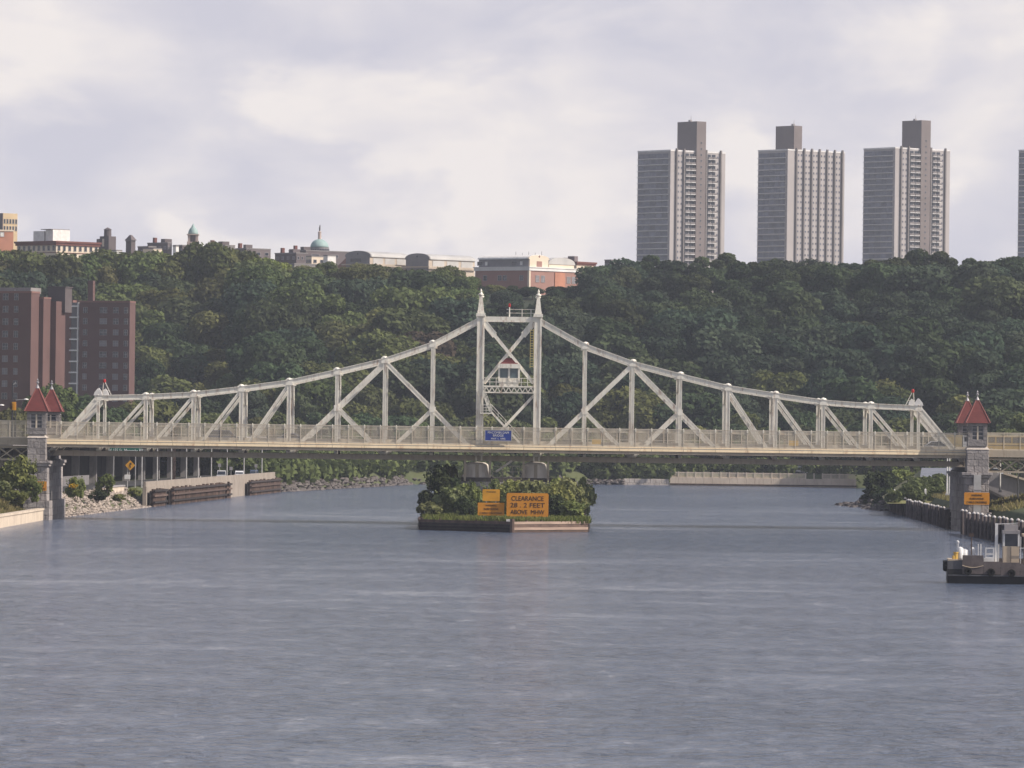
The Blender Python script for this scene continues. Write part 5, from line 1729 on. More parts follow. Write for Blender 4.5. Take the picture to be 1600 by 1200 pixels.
# yellow bus on the right approach
p = P(1585, 690, 797)
t = thing('bus', 'long yellow bus on the right approach behind the fence', 'bus', (p.x, 797.2, 10.5), None, 0, local=True)
mb = MB(); mb.prism([(-5.2, .45), (-5.2, 2.2), (-5.0, 2.4), (4.3, 2.4), (4.6, 2.1), (4.6, .45)], -1.2, 1.2, 'y'); mb.build('body', M['busyellow'], t)
for k in range(8):
    mb = MB(); mb.box(-4.7 + k * 1.1, -3.8 + k * 1.1, -1.23, -1.19, 1.45, 2.2); mb.build('window', M['glass'], t)
mb = MB(); mb.box(-5.15, 4.55, -1.225, -1.19, 1.05, 1.14); mb.build('side_stripe', M['black'], t)
for sx in (-3.2, 3.0):
    for sy in (-1, 1):
        w_ = place('wheel', WHEEL, None, (sx, sy * 1.05, .45), scale=(1.35, 1.35, 1.35)); w_.parent = t

# ------------------------------------------------------------------ left bank
SL = lambda y: lerp_tab(LEFT, y)
def strip_wall(mb, pts, off, th, z0, z1):
    """wall following (y, x) shoreline points at offset off (towards land negative x)"""
    for ya, yb in zip(pts, pts[1:]):
        a, b_ = V((SL(ya) + off, ya, (z0 + z1) / 2)), V((SL(yb) + off, yb, (z0 + z1) / 2))
        mb.bar(a, b_, th, abs(z1 - z0), V((1, 0, 0)))
t = thing('seawall', 'sunlit beige seawall along the grassy bank at the lower left', 'wall', (-63, 720, 0))
for k in range(19):
    ya, yb = 600 + k * 9.8, 600 + (k + 1) * 9.8 - .06
    mb = MB(); strip_wall(mb, [ya, yb], -.1, .7, -1.5, 1.35); mb.build('wall_panel', M['conc'], t)
    mb = MB(); strip_wall(mb, [ya, yb], -.1, .95, 1.352, 1.62); mb.build('coping', M['conc'], t)
t = thing('seawall', 'long beige seawall carrying the riverside road on the left', 'wall', (-52, 1040, 0))
ya = 926
while ya < 1150:
    mb = MB(); strip_wall(mb, [ya, ya + 11.9], -.4, .6, -1.5, 3.15); mb.build('wall_panel', M['roadwall'], t)
    mb = MB(); strip_wall(mb, [ya, ya + 11.9], -.4, .38, 3.152, 3.95); mb.build('parapet', M['roadwall'], t)
    ya += 12
t = thing('low_wall', 'broken beige wall above the pale rocks on the left bank', 'wall', (-64, 880, 0))
for ya, yb in ((858, 868), (888, 901), (902, 926)):
    mb = MB(); strip_wall(mb, [ya, yb], -3.8, .5, .5, 3.2); mb.build('wall_panel', M['conc'], t)
    mb = MB(); strip_wall(mb, [ya, yb], -3.8, .8, 3.202, 3.42); mb.build('coping', M['greyconc'], t)
# rocks
rs = random.Random(8)
mb = MB()
for i in range(1100):
    yy = rs.uniform(816, 932)
    d = rs.uniform(-.6, 4.2)
    rock_mesh(mb, (SL(yy) - d, yy, max(-.2, -1 + .9 * d) + .15), rs.uniform(.2, .55), rs)
tag(mb.build('riprap', M['rock']), 'slope of pale broken rocks on the left bank beside the pier', 'rocks', kind='stuff')
mb = MB()
for i in range(420):
    yy = rs.uniform(1156, 1400)
    d = rs.uniform(-.8, 3.0)
    rock_mesh(mb, (SL(yy) - d, yy, max(-.2, -1 + .9 * d) + .25), rs.uniform(.4, 1.1), rs)
for i in range(160):
    rock_mesh(mb, (rs.uniform(14, 27), rs.uniform(1401.5, 1404), rs.uniform(-.2, 1.0)), rs.uniform(.4, .9), rs)
tag(mb.build('shore_rocks', M['wetrock']), 'brown rocks along the far waterline', 'rocks', kind='stuff')
# timber fender panels in front of the wall
def timber_panel(label, ya, yb, n):
    t = thing('timber_fender', label, 'fender', (SL(ya), ya, 0), 'timber fender panels along the left seawall')
    for k in range(n):
        yy = ya + (yb - ya) * (k + .5) / n
        mb = MB(); mb.cyl((SL(yy) + .75, yy, -1.5), (SL(yy) + .72, yy, 2.75 + rnd.uniform(-.15, .2)), .27, .24, 7); mb.build('pile', M['browntimber'], t)
    for zc_ in (.7, 1.7, 2.5):
        mb = MB(); strip_wall(mb, [ya, yb], 1.08, .25, zc_ - .15, zc_ + .15); mb.build('wale', M['browntimber'] if zc_ == 1.7 else M['timber'], t)
    mb = MB(); strip_wall(mb, [ya, yb], .38, .2, -1.5, 2.5); mb.build('sheeting', M['timber'], t)
timber_panel('short dark timber fender panel nearest the pale rocks', 927, 946, 9)
timber_panel('long dark timber fender panel in the middle of the left seawall', 955, 1043, 40)
timber_panel('narrow clump of dark fender piles on the left seawall', 1046.5, 1053, 4)
timber_panel('dark timber fender panel at the far end of the left seawall', 1090, 1154, 28)
# riverside road and the decked viaduct above it
def strip_ground(name, ya, yb, d0, d1, z, m_, n=20, label=None):
    vs_, fs = [], []
    for k in range(n + 1):
        yy = ya + (yb - ya) * k / n
        vs_ += [(SL(yy) - d0, yy, z), (SL(yy) - d1, yy, z)]
        if k: fs.append((2 * k - 2, 2 * k - 1, 2 * k + 1, 2 * k))
    mb = MB(); mb.add(vs_, fs)
    return tag(mb.build(name, m_), label, kind='structure')
strip_ground('road', 817, 1190, 4.3, 15, 3.06, M['asphalt'], label='riverside road under the left end of the bridge')
via = thing('viaduct', 'long concrete viaduct on columns over the riverside road at the left', 'viaduct', (-70, 1000, 3))
n = 30
for k in range(24):
    ya, yb = 826 + k * 15.2, 826 + (k + 1) * 15.2
    mb = MB()
    c0, c1 = V((SL(ya) - 19, ya, 10.0)), V((SL(yb) - 19, yb, 10.0))
    mb.bar(c0, c1, 21, .9, V((1, 0, 0)))
    mb.build('deck_slab', M['greyconc'], via)
    mb = MB()
    mb.bar(c0 + V((10.7, 0, .2)), c1 + V((10.7, 0, .2)), .3, 1.2, V((1, 0, 0)))
    mb.build('deck_edge', M['greyconc'], via)
cm_ = MB(); cm_.box(-.6, .6, -.6, .6, 3.0, 9.55); cm_.box(-1.0, 1.0, -.8, .8, 9.0, 9.55)
cme = cm_.mesh('column', M['greyconc'])
for k in range(15):
    yy = 836 + k * 24
    for dd in (15.0,):
        place('column', cme, via, (SL(yy) - dd, yy, 0))
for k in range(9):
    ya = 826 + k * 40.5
    mb = MB(); strip_wall(mb, [ya, ya + 40], -29.2, .4, 2.8, 9.55); mb.build('light_block_wall', M['darkconc'], via)  # added wall to block light under the deck; its dark tone stands for shade
t = thing('road_barrier', 'grey concrete barrier wall along the riverside road', 'wall', (-72, 880, 3))
for k in range(9):
    ya = 868 + k * 10.2
    mb = MB(); strip_wall(mb, [ya, ya + 10.1], -13.4, .4, 2.9, 4.6); mb.build('wall_panel', M['barrier'], t)
# lamp posts
for i, (px, Y) in enumerate(((221.5, 925), (245.5, 955), (267.5, 975), (291, 1000), (309.5, 1020), (330, 1045), (354.5, 1070), (381, 1100), (409, 1128))):
    xx = P(px, 740, Y).x
    t = thing('lamp_post', '%s slim pale lamp post on the left riverside road, counted from the left' % ['first', 'second', 'third', 'fourth', 'fifth', 'sixth', 'seventh', 'eighth', 'ninth'][i], 'lamp post', (xx, Y, 3.0), 'lamp posts on the riverside road')
    mb = MB(); mb.cyl((xx, Y, 3.0), (xx, Y, 9.1), .13, .09, 7); mb.build('pole', M['greygalv'], t)
    mb = MB(); mb.cyl((xx, Y, 9.05), (xx + 1.6, Y, 9.45), .06, .05, 6); arm = mb.build('arm', M['greygalv'], t)
    mb = MB(); mb.frustum((xx + 1.95, Y), .4, .16, .3, .1, 9.4, 9.58); mb.build('lamp_head', M['white'], arm)
p = P(272, 740, 978)
t = thing('rusty_post', 'rust brown post beside the third lamp post on the left road', 'post', (p.x, 978, 2.8))
mb = MB(); mb.box(p.x - .22, p.x + .22, 977.8, 978.2, 2.8, 8.9); mb.box(p.x - .4, p.x + .4, 977.6, 978.4, 2.8, 3.1); mb.build('column', M['browntimber'], t)
# road signs
p = P(199, 757, 905)
t = thing('road_sign', 'yellow diamond warning sign with small white plate on the left road', 'sign', (p.x, 905, 3.0))
mb = MB(); mb.cyl((p.x, 905, 3.0), (p.x, 905, 6.6), .07, .07, 6); mb.build('post', M['greygalv'], t)
cz_ = pz(203, 727, 905); cx_ = P(203.5, 727, 905).x
mb = MB(); r_ = .78; mb.prism([(cx_ - r_, cz_), (cx_, cz_ - r_), (cx_ + r_, cz_), (cx_, cz_ + r_)], 904.8, 904.86, 'y'); bd = mb.build('diamond_board', M['yellow'], t)
mb = MB(); mb.bar((cx_ + .05, 904.77, cz_ - .38), (cx_ - .05, 904.77, cz_ + .05), .03, .14); mb.bar((cx_ - .05, 904.77, cz_ + .05), (cx_ + .08, 904.77, cz_ + .2), .03, .13)
mb.prism([(cx_ - .12, cz_ + .15), (cx_ + .26, cz_ + .13), (cx_ + .1, cz_ + .45)], 904.76, 904.79, 'y'); mb.build('curve_arrow', M['black'], bd)
mb = MB(); cz2 = pz(197.5, 745, 905); mb.box(p.x - .45, p.x + .45, 904.86, 904.9, cz2 - .34, cz2 + .34); mb.build('white_plate', M['white'], t)
mb = MB(); mb.bar((p.x, 905, 6.4), (cx_, 904.9, cz_ - .2), .06, .06); mb.build('bracket', M['greygalv'], t)
sign('guide_sign', 'green highway guide sign glimpsed under the left end of the bridge', 164, 696, 226, 710.5, 925, M['green'], [('W 155 St  Macombs Pl', .58, .42, .84)], M['offwhite'], None, 2, 3.0)
for px, py, Y, lb in ((343, 727, 1060, 'upper'), (361, 732, 1072, 'lower'), (400, 728, 1120, 'far')):
    p = P(px, py, Y)
    t = thing('small_sign', 'small pale %s sign plate in the dark under the viaduct' % lb, 'sign', (p.x, Y, 3.0))
    mb = MB(); mb.box(p.x - .28, p.x + .28, Y - .03, Y + .02, p.z - .3, p.z + .3); mb.build('plate', M['wframe'], t)
    mb = MB(); mb.cyl((p.x, Y + .08, 3.0), (p.x, Y + .08, p.z + .3), .05, .05, 6); mb.build('post', M['greygalv'], t)
for px, Y, lb, pt, kd in ((346, 1062, 'white car on the riverside road, nearer of the two', M['carwhite'], 'suv'), (374, 1098, 'white car on the riverside road, farther of the two', M['carwhite'], 'sedan'),
                          (397, 1126, 'dark car at the far end of the riverside road', M['carblue'], 'sedan')):
    car('car', lb, (P(px, 742, Y).x, Y, 3.08), R(93), pt, kd)
p = P(313.5, 742, 1020)
t = thing('traffic_cone', 'red and white traffic cone on the left riverside road', 'cone', (p.x, 1020, 3.06))
mb = MB(); mb.box(p.x - .3, p.x + .3, 1019.7, 1020.3, 3.06, 3.12); mb.build('base', M['red'], t)
mb = MB(); mb.cyl((p.x, 1020, 3.12), (p.x, 1020, 4.1), .26, .06, 10); cn = mb.build('cone', M['white'], t)
mb = MB(); mb.cyl((p.x, 1020, 3.14), (p.x, 1020, 3.42), .265, .21, 10); mb.build('red_band', M['red'], cn)
# bushes on the left bank
for i, (cx, yt, hw, Y, z0, mm, lb) in enumerate((
        (33, 714, 27, 781, 3.3, 'bush', 'large round bush in front of the left pier and approach'),
        (52, 748, 18, 779, 2.6, 'bush', 'lower bush leaning against the left pier beside the amber sign'),
        (4, 752, 17, 772, 3.2, 'bushpale', 'pale bush at the left frame on the bank'),
        (24, 766, 20, 766, 2.2, 'bush', 'low green bush on the bank slope at the lower left'),
        (119, 745, 15, 838, 2.0, 'bush', 'bush with yellow blossom just right of the left pier'),
        (165, 742, 16, 872, 2.2, 'bush', 'leafy bush over the pale rocks in front of the broken wall'),
        (152, 765, 14, 862, 1.5, 'bushdark', 'dark low bush on the rocks left of the leafy bush'),
        (186, 772, 12, 880, 1.4, 'bush', 'small bush on the rocks right of the leafy bush'),
        (210, 763, 11, 903, 1.8, 'bush', 'small rounded bush near the end of the pale rocks'))):
    p = P(cx, yt, Y)
    bush(lb, (p.x, Y, z0), hw * Y / FPX * 1.1, (p.z - z0) * 1.05, 500 + i % 6, M[mm], 'bushes on the left bank', nl=2400, leaf=.11)
p = P(115, 754, 836)
o = bpy.data.objects.new('blossom', quads_mesh('blossom', leaf_cloud(77, .9, .5, 90, .09, lobes=5) + np.array([p.x, 836, p.z - .9]), M['flower'])); C.objects.link(o)
tag(o, 'cluster of yellow blossom on the bush right of the left pier', 'flowers', kind='stuff')
def reg_left(rs_, n):
    y = rs_.uniform(690, 787, n)
    return np.column_stack([np.array([SL(v) for v in y]) - .6 - 7 * rs_.rand(n) ** 1.2, y])
grass_patch('bank_grass', 'dry grass on the bank slope at the lower left', reg_left, 12000, .6, M['dryblade'], 5, H)
# traffic signal and lamps on the left approach
p = P(20.5, 690, 798)
t = thing('traffic_signal', 'yellow traffic signal on a dark pole left of the left turrets', 'traffic light', (p.x, 798, 10.5))
mb = MB(); mb.cyl((p.x - .15, 798, 10.5), (p.x - .15, 798, pz(18, 598, 798)), .13, .1, 8); mb.build('pole', M['darkpole'], t)
hd0, hd1 = pz(20, 641, 798), pz(20, 628, 798)
mb = MB(); mb.box(p.x - .18, p.x + .36, 797.5, 797.85, hd0, hd1); hd = mb.build('signal_head', M['signal'], t)
for k in range(3):
    zc_ = hd0 + (hd1 - hd0) * (k + .5) / 3
    mb = MB(); mb.cyl((p.x + .09, 797.52, zc_), (p.x + .09, 797.3, zc_), .16, .17, 10); mb.build('visor', M['signal'], hd)
mb = MB(); mb.box(p.x - .5, p.x - .22, 797.6, 797.9, hd0 + .2, hd1 - .05); mb.build('side_head', M['browntimber'], t)
mb = MB(); mb.cyl((p.x - .15, 798, pz(18, 598, 798) - .3), (p.x + .25, 798, pz(18, 598, 798) + .0), .06, .1, 6); mb.build('camera_head', M['greygalv'], t)
for px, py, x2, lb in ((30, 626, 43, 'white cobra head lamp on a long arm just left of the left turrets'), (-8, 635, 5, 'white cobra head lamp at the left frame above the approach')):
    a, b_ = P(px - 6, 640, 803), P(x2, py - 2, 803)
    t = thing('street_lamp', lb, 'lamp post', (a.x, 803, 10.5))
    mb = MB(); mb.cyl((a.x, 803, 10.5), (a.x, 803, b_.z - .1), .09, .07, 6); mb.build('pole', M['darkpole'], t)
    mb = MB(); mb.cyl((a.x, 803, b_.z - .12), (b_.x - .5, 803, b_.z), .05, .04, 6); ar = mb.build('arm', M['greygalv'], t)
    mb = MB(); mb.lathe((b_.x - .2, 803, b_.z - .08), [(.1, 0), (.36, .03), (.3, .14), (.1, .2)], 8); mb.build('lamp_head', M['white'], ar)
sign('pier_warning_sign', 'amber warning sign on the left pier, half hidden by a bush', 48, 752, 73, 766.5, 786.6, M['orange'], [('WARNING', .25, .2, .45), ('SUBMARINE', .52, .18, .6), ('CABLE CROSSING', .8, .18, .85)], M['black'])
sign('pier_warning_sign', 'amber warning sign across the right pier above the fender piles', 1506.5, 769.5, 1546, 788.5, 786.2, M['orange'], [('WARNING', .24, .17, .42), ('SUBMARINE', .52, .17, .55), ('CABLE CROSSING', .81, .17, .80)], M['black'])
xa, xb = P(1521.5, 750, 786.9).x, P(1533, 750, 786.9).x
t = thing('cable_duct', 'pale metal cable duct running down the front of the right pier', 'duct', ((xa + xb) / 2, 786.9, 1.5))
mb = MB(); mb.box(xa, xb, 786.75, 787.15, 1.6, pz(1527, 742, 786.9)); mb.build('cover', M['greygalv'], t)
mb = MB()
for zc_ in (2.2, 3.9, 5.6):
    mb.box(xa - .12, xb + .12, 786.7, 787.2, zc_ - .05, zc_ + .05)
mb.build('straps', M['lead'], t)

# trees between the road and the housing blocks, and along the far bank
mid = [(8, 640, 1120, 1.0, 3, 'olive tree at the left frame above the approach'),
       (45, 655, 1180, 1.0, 3, 'olive tree behind the left turrets'),
       (95, 606, 1190, 1.1, 0, 'dense tree right of the left turrets in front of the brick block'),
       (128, 622, 1210, 1.0, 1, 'dark tree in front of the right brick block'),
       (60, 618, 1230, 1.0, 1, 'dark tree between the left turrets and the brick blocks'),
       (185, 640, 1260, 1.0, 1, 'dark tree at the foot of the brick block corner'),
       (232, 628, 1330, 1.1, 0, 'green tree right of the brick block behind the first trusses'),
       (285, 645, 1330, 1.1, 1, 'dark tree low behind the second left panel'),
       (338, 648, 1320, 1.1, 0, 'green tree low behind the third left panel'),
       (395, 655, 1325, 1.1, 3, 'olive tree low behind the fourth left panel'),
       (445, 650, 1345, 1.1, 0, 'green tree at the end of the left seawall'),
       (490, 648, 1365, 1.1, 1, 'dark tree on the far bank left of the island'),
       (540, 655, 1372, 1.1, 0, 'green tree on the far bank, second left of the island'),
       (590, 650, 1385, 1.1, 1, 'dark tree on the far bank near the left of the island'),
       (640, 655, 1395, 1.1, 0, 'green tree on the far bank behind the island left end'),
       (690, 655, 1405, 1.1, 1, 'dark tree on the far bank behind the island'),
       (745, 650, 1412, 1.1, 0, 'green tree on the far bank behind the centre tower'),
       (800, 655, 1415, 1.1, 3, 'olive tree on the far bank under the control house'),
       (855, 655, 1415, 1.1, 0, 'green tree on the far bank right of the centre tower'),
       (905, 668, 1412, 1.0, 1, 'dark tree on the far bank at the right end of the island'),
       (950, 690, 1408, 1.0, 4, 'pale green tree on the far bank right of the island'),
       (985, 700, 1409, .9, 0, 'small green tree left of the beige quay wall'),
       (1035, 672, 1420, 1.1, 1, 'dark tree behind the left end of the beige quay wall'),
       (1085, 668, 1422, 1.1, 0, 'green tree behind the beige quay wall'),
       (1140, 665, 1425, 1.1, 1, 'dark tree behind the middle of the beige quay wall'),
       (1200, 668, 1430, 1.1, 0, 'green tree behind the ramp at the quay wall'),
       (1255, 665, 1430, 1.1, 1, 'dark tree behind the right part of the quay wall'),
       (1310, 668, 1425, 1.1, 0, 'green tree at the right end of the quay wall'),
       (1365, 660, 1400, 1.1, 1, 'dark tree behind the right end panel of the bridge'),
       (1425, 655, 1390, 1.1, 0, 'green tree behind the right portal of the bridge'),
       (1480, 650, 1380, 1.1, 1, 'dark tree left of the right turrets'),
       (1560, 640, 1370, 1.2, 1, 'dark tree right of the right turrets'),
       (1600, 650, 1300, 1.2, 0, 'green tree at the right frame behind the approach')]
rs = random.Random(21)
for i, (cx, yt, Y, w_, lm, lb) in enumerate(mid):
    p = P(cx, yt, Y)
    g = H(p.x, Y)
    g = max(g, 1.0)
    tree('bank_tree', lb, 'trees along the far banks', (p.x, Y, g - .2), p.z - g + .2, i % 7, lm, w_ * max(.55, min(1.0, 15 / max(6.0, p.z - g))), rs.random() * 6)
vv = []
for i in range(420):
    yy = rs.uniform(1160, 1412)
    d = 3 + rs.uniform(0, 1) ** 2 * 26
    q = small[i % 4] * rs.uniform(.55, 1.05)
    xq = SL(min(yy, 1402)) - d
    vv.append(q + np.array([xq, yy, max(.5, H(xq, yy)) - .3]))
for i in range(260):
    xq = rs.uniform(-25, 38)
    yy = rs.uniform(1404, 1420)
    vv.append(small[i % 4] * rs.uniform(.5, .95) + np.array([xq, yy, max(.6, H(xq, yy)) - .3]))
for i in range(130):
    xq = rs.uniform(15, 150)
    yy = rs.uniform(1408, 1426)
    vv.append(small[i % 4] * rs.uniform(.5, .9) + np.array([xq, yy, 2.7]))
uo = bpy.data.objects.new('bank_shrubs', quads_mesh('bank_shrubs', np.concatenate(vv), LEAF[0]))
C.objects.link(uo)
tag(uo, 'tangled shrubs along the far river bank', 'shrubs', kind='stuff')

# ------------------------------------------------------------------ far quay on the right
t = thing('quay_wall', 'sunlit beige quay wall with a balustrade across the river', 'wall', (60, 1403, 0))
xa, xb = P(1047, 750, 1403).x, P(1338, 750, 1403).x
n = 22
bm_ = MB(); bm_.box(-.16, .16, -.16, .16, 0, 1.35); bpost = bm_.mesh('balustrade_post', M['conc'])
bw = (xb - xa) / n
br_ = MB(); br_.box(.16, bw - .16, -.08, .08, 1.05, 1.28); br_.box(.16, bw - .16, -.08, .08, .0, .15)
for k in range(7):
    br_.box(.3 + k * (bw - .6) / 6 - .07, .3 + k * (bw - .6) / 6 + .07, -.05, .05, .15, 1.05)
brail = br_.mesh('balustrade_panel', M['conc'])
for k in range(n):
    x0_ = xa + k * bw
    mb = MB(); mb.box(x0_ + .02, x0_ + bw - .02, 1402.6, 1403.6, -1.5, 1.95); mb.build('wall_panel', M['conc'], t)
    place('balustrade_post', bpost, t, (x0_, 1403, 1.952))
    if k not in (16, 17):
        place('balustrade_panel', brail, t, (x0_, 1403, 1.952))
mb = MB(); mb.box(xa, xb, 1402.3, 1402.58, .2, .5); mb.build('wale', M['browntimber'], t)
t = thing('rubble_wall', 'low pale rubble wall left of the beige quay wall', 'wall', (34, 1403, 0))
xs0 = P(972, 755, 1403).x
for k in range(9):
    for r_ in range(2):
        w_ = (xa - xs0) / 9
        mb = MB(); stone_block(mb, xs0 + (k + .3 * r_) * w_ + .03, xs0 + (k + 1 + .3 * r_) * w_ - .03 if k < 8 else xa - .05, 1402.8, 1404, -.6 + r_ * 1.05, .42 + r_ * 1.05, .08); mb.build('stone', M['capstone'], t)
t = thing('ramp', 'dark ramp with white rails above the quay wall', 'ramp', (P(1225, 735, 1425).x, 1425, 3))
a, b_ = P(1186, 727.5, 1424), P(1262, 737.5, 1424)
mb = MB(); mb.bar(a, b_, .25, .45); mb.build('rail_beam', M['white'], t)
mb = MB(); mb.bar(a - V((0, 0, .9)), b_ - V((0, 0, .9)), 2.5, .8); mb.build('ramp_deck', M['darkconc'], t)
a2, b2_ = P(1228, 726.5, 1427), P(1262, 731.5, 1427)
mb = MB(); mb.bar(a2, b2_, .3, .5); mb.build('rail_beam', M['white'], t)
for px in (1206, 1240):
    c = P(px, 733, 1424); mb = MB(); mb.box(c.x - .18, c.x + .18, 1423.9, 1424.2, 2.6, c.z - .4); mb.build('support', M['greygalv'], t)
p = P(1290, 733, 1426)
t = thing('parked_truck', 'small reddish and white truck parked behind the quay wall', 'truck', (p.x, 1426, 2.9), None, 0, local=True)
mb = MB(); mb.box(-1.6, .4, -.9, .9, .5, 2.2); mb.build('cargo_box', M['orangebrick'], t)
mb = MB(); mb.prism([(.45, .45), (.45, 1.9), (1.0, 1.9), (1.4, 1.2), (1.9, 1.1), (1.9, .45)], -.85, .85, 'y'); mb.build('cab', M['carwhite'], t)
for sx in (-1, 1.2):
    for sy in (-1, 1):
        w_ = place('wheel', WHEEL, None, (sx, sy * .8, .33)); w_.parent = t

# ------------------------------------------------------------------ right bank
SR = lambda y: lerp_tab(RIGHT, y)
for i, (cx, yt, hw, Y, z0, mm, lb) in enumerate((
        (1372, 738, 33, 1045, .4, 'bushdark', 'broad dark tree overhanging the water right of the quay wall'),
        (1412, 733, 34, 1050, 1.0, 'bush', 'large green tree beside the dark overhanging tree on the right bank'),
        (1392, 762, 30, 1030, .2, 'bushdark', 'dark low branches over the rocks on the right bank'),
        (1438, 748, 18, 1020, 2.4, 'bush', 'green shrub right of the large bank tree'),
        (1466, 752, 14, 960, 2.8, 'bushpale', 'pale shrub on the slope left of the right pier'),
        (1495, 742, 9, 850, 3.0, 'bushdark', 'dark narrow bush hugging the right pier'))):
    p = P(cx, yt, Y)
    bush(lb, (p.x, Y, z0), hw * Y / FPX * 1.1, (p.z - z0) * 1.05, 500 + (i + 2) % 6, M[mm], 'trees and shrubs on the right bank', nl=2800, leaf=.10)
mb = MB()
rs = random.Random(9)
for i in range(200):
    yy = rs.uniform(985, 1085)
    d = rs.uniform(-2.4, 2.5)
    rock_mesh(mb, (SR(yy) + d, yy, max(-.25, -1 + .9 * d) + .2), rs.uniform(.3, .85), rs)
tag(mb.build('shore_rocks', M['wetrock']), 'dark rocks under the trees on the right bank', 'rocks', kind='stuff')
pile_me = {}
def pile_fender(label, ya, yb, n, off, top):
    t = thing('pile_fender', label, 'fender', (SR((ya + yb) / 2) + off, (ya + yb) / 2, 0), 'pile fenders at the right pier')
    if 'p' not in pile_me:
        mb = MB(); mb.cyl((0, 0, -2), (0, 0, 3.0), .25, .22, 8); pile_me['p'] = mb.mesh('pile', M['pile'])
        mb = MB(); mb.cyl((0, 0, 3.0), (0, 0, 3.12), .24, .23, 8); mb.cyl((0, 0, 3.12), (0, 0, 3.26), .23, .05, 8); pile_me['c'] = mb.mesh('pile_cap', M['pilecap'])
    for k in range(n):
        yy = ya + (yb - ya) * (k + rnd.uniform(-.2, .2)) / (n - 1)
        dz = rnd.uniform(-.18, .12) + top - 3.2
        po = place('pile', pile_me['p'], t, (SR(yy) + off + rnd.uniform(-.12, .12), yy, dz), (rnd.uniform(-.01, .01), rnd.uniform(-.015, .015), 0))
        c = place('pile_cap', pile_me['c'], None); c.parent = po
    L = abs(yb - ya)
    ns = int(L / 14)
    for k in range(ns):
        y0_, y1_ = ya + (yb - ya) * k / ns, ya + (yb - ya) * (k + 1) / ns
        for zc_ in (.1, .75, 1.4, 2.05):
            mb = MB(); mb.bar((SR(y0_) + off + .42, y0_ + .04, zc_), (SR(y1_) + off + .42, y1_ - .04, zc_), .22, .58, V((1, 0, 0))); mb.build('plank', M['timber'], t)
    return t
pile_fender('row of white capped fender piles running up river from the right pier', 806, 978, 27, -1.2, 2.85)
pile_fender('row of white capped fender piles behind the barge, down river of the right pier', 640, 768, 22, -2.2, 3.15)
p = P(1397, 790, 979)
mb = MB(); mb.cyl((p.x, 979, -1.5), (p.x, 979, 3.4), .3, .28, 8); mb.cyl((p.x, 979, 3.4), (p.x, 979, 3.75), .32, .1, 8); tag(mb.build('mooring_pile', M['greygalv']), 'tall pale mooring pile at the far tip of the right fender', 'pile')
# sloping paved surface and light masts behind the right pier
mb = MB()
a, b_, c, d = P(1436, 754, 955), P(1500, 754, 955), P(1500, 731, 1060), P(1440, 731, 1060)
mb.add([a, b_, c, d, a - V((0, 0, .3)), b_ - V((0, 0, .3)), c - V((0, 0, .3)), d - V((0, 0, .3))], [(0, 1, 2, 3), (4, 7, 6, 5), (0, 4, 5, 1), (1, 5, 6, 2), (2, 6, 7, 3), (3, 7, 4, 0)])
bm2 = MB()
a3, b3, c3, d3 = [q - V((0, 0, .32)) for q in (a, b_, c, d)]
l3 = [V((q.x + ex, q.y + ey, 2.0)) for q, ex, ey in ((a3, -7, -28), (b3, 4, -28), (c3, 4, 6), (d3, -7, 6))]
bm2.add([a3, b3, c3, d3] + l3, [(0, 1, 2, 3), (0, 4, 5, 1), (1, 5, 6, 2), (2, 6, 7, 3), (3, 7, 4, 0)])
tag(bm2.build('embankment', M['drygrass']), 'grass embankment behind the right pier', kind='structure')
tag(mb.build('pavement', M['bluepave']), 'sloping pale pavement behind the right pier', kind='structure')
for px, yb, Y, lb in ((1479.5, 769, 880, 'left of two close white masts by the right pier'), (1483, 769, 884, 'right of two close white masts by the right pier'), (1562.5, 764, 812, 'white mast just right of the right pier'), (1590.5, 784, 800, 'white mast near the right frame')):
    p = P(px, yb, Y)
    t = thing('mast', lb, 'mast', (p.x, Y, p.z - .4))
    mb = MB(); mb.cyl((p.x, Y, p.z - .4), (p.x, Y, 9.5), .12, .09, 7); mb.build('pole', M['white'], t)
    mb = MB(); mb.box(p.x - .22, p.x + .22, Y - .22, Y + .22, p.z - .45, p.z - .2); mb.build('base_plate', M['greygalv'], t)
p = P(1446, 774, 930)
t = thing('marker_post', 'short pale marker post on the grass slope left of the right pier', 'post', (p.x, 930, 2.5))
mb = MB(); mb.box(p.x - .16, p.x + .16, 929.85, 930.15, 2.5, pz(1446, 765, 930)); mb.frustum((p.x, 930), .16, .16, .05, .05, pz(1446, 765, 930), pz(1446, 765, 930) + .15); mb.build('shaft', M['white'], t)
t = thing('ramp_wall', 'grey concrete ramp falling to the right beyond the right pier', 'ramp', (P(1570, 780, 818).x, 818, 2))
def sheet(name, pts, Y, th, m_):
    a = [P(x, y, Y) for x, y in pts]
    n = len(a)
    mb = MB(); mb.add([q for q in a] + [q + V((0, th, 0)) for q in a], [tuple(range(n)), tuple(range(2 * n - 1, n - 1, -1))] + [(i, (i + 1) % n, n + (i + 1) % n, n + i) for i in range(n)])
    return mb.build(name, m_, t)
sheet('ramp_face', [(1545, 737), (1572, 741), (1660, 768), (1660, 822), (1545, 764)], 822, 8, M['greyconc'])
sheet('parapet', [(1568, 737.5), (1660, 765), (1660, 768), (1568, 741)], 821.5, .5, M['conc'])
sheet('dark_base', [(1545, 764.5), (1660, 823), (1660, 850), (1545, 808)], 821, 9, M['darkconc'])
sheet('kerb_rail', [(1545, 762.5), (1660, 821), (1660, 823), (1545, 764.4)], 820.5, .4, M['mesh'])
car('car', 'white car at the head of the ramp just right of the right pier', (P(1553, 742, 835).x, 835, pz(1553, 747, 835)), 0.1, M['carwhite'], 'sedan')
vv = []
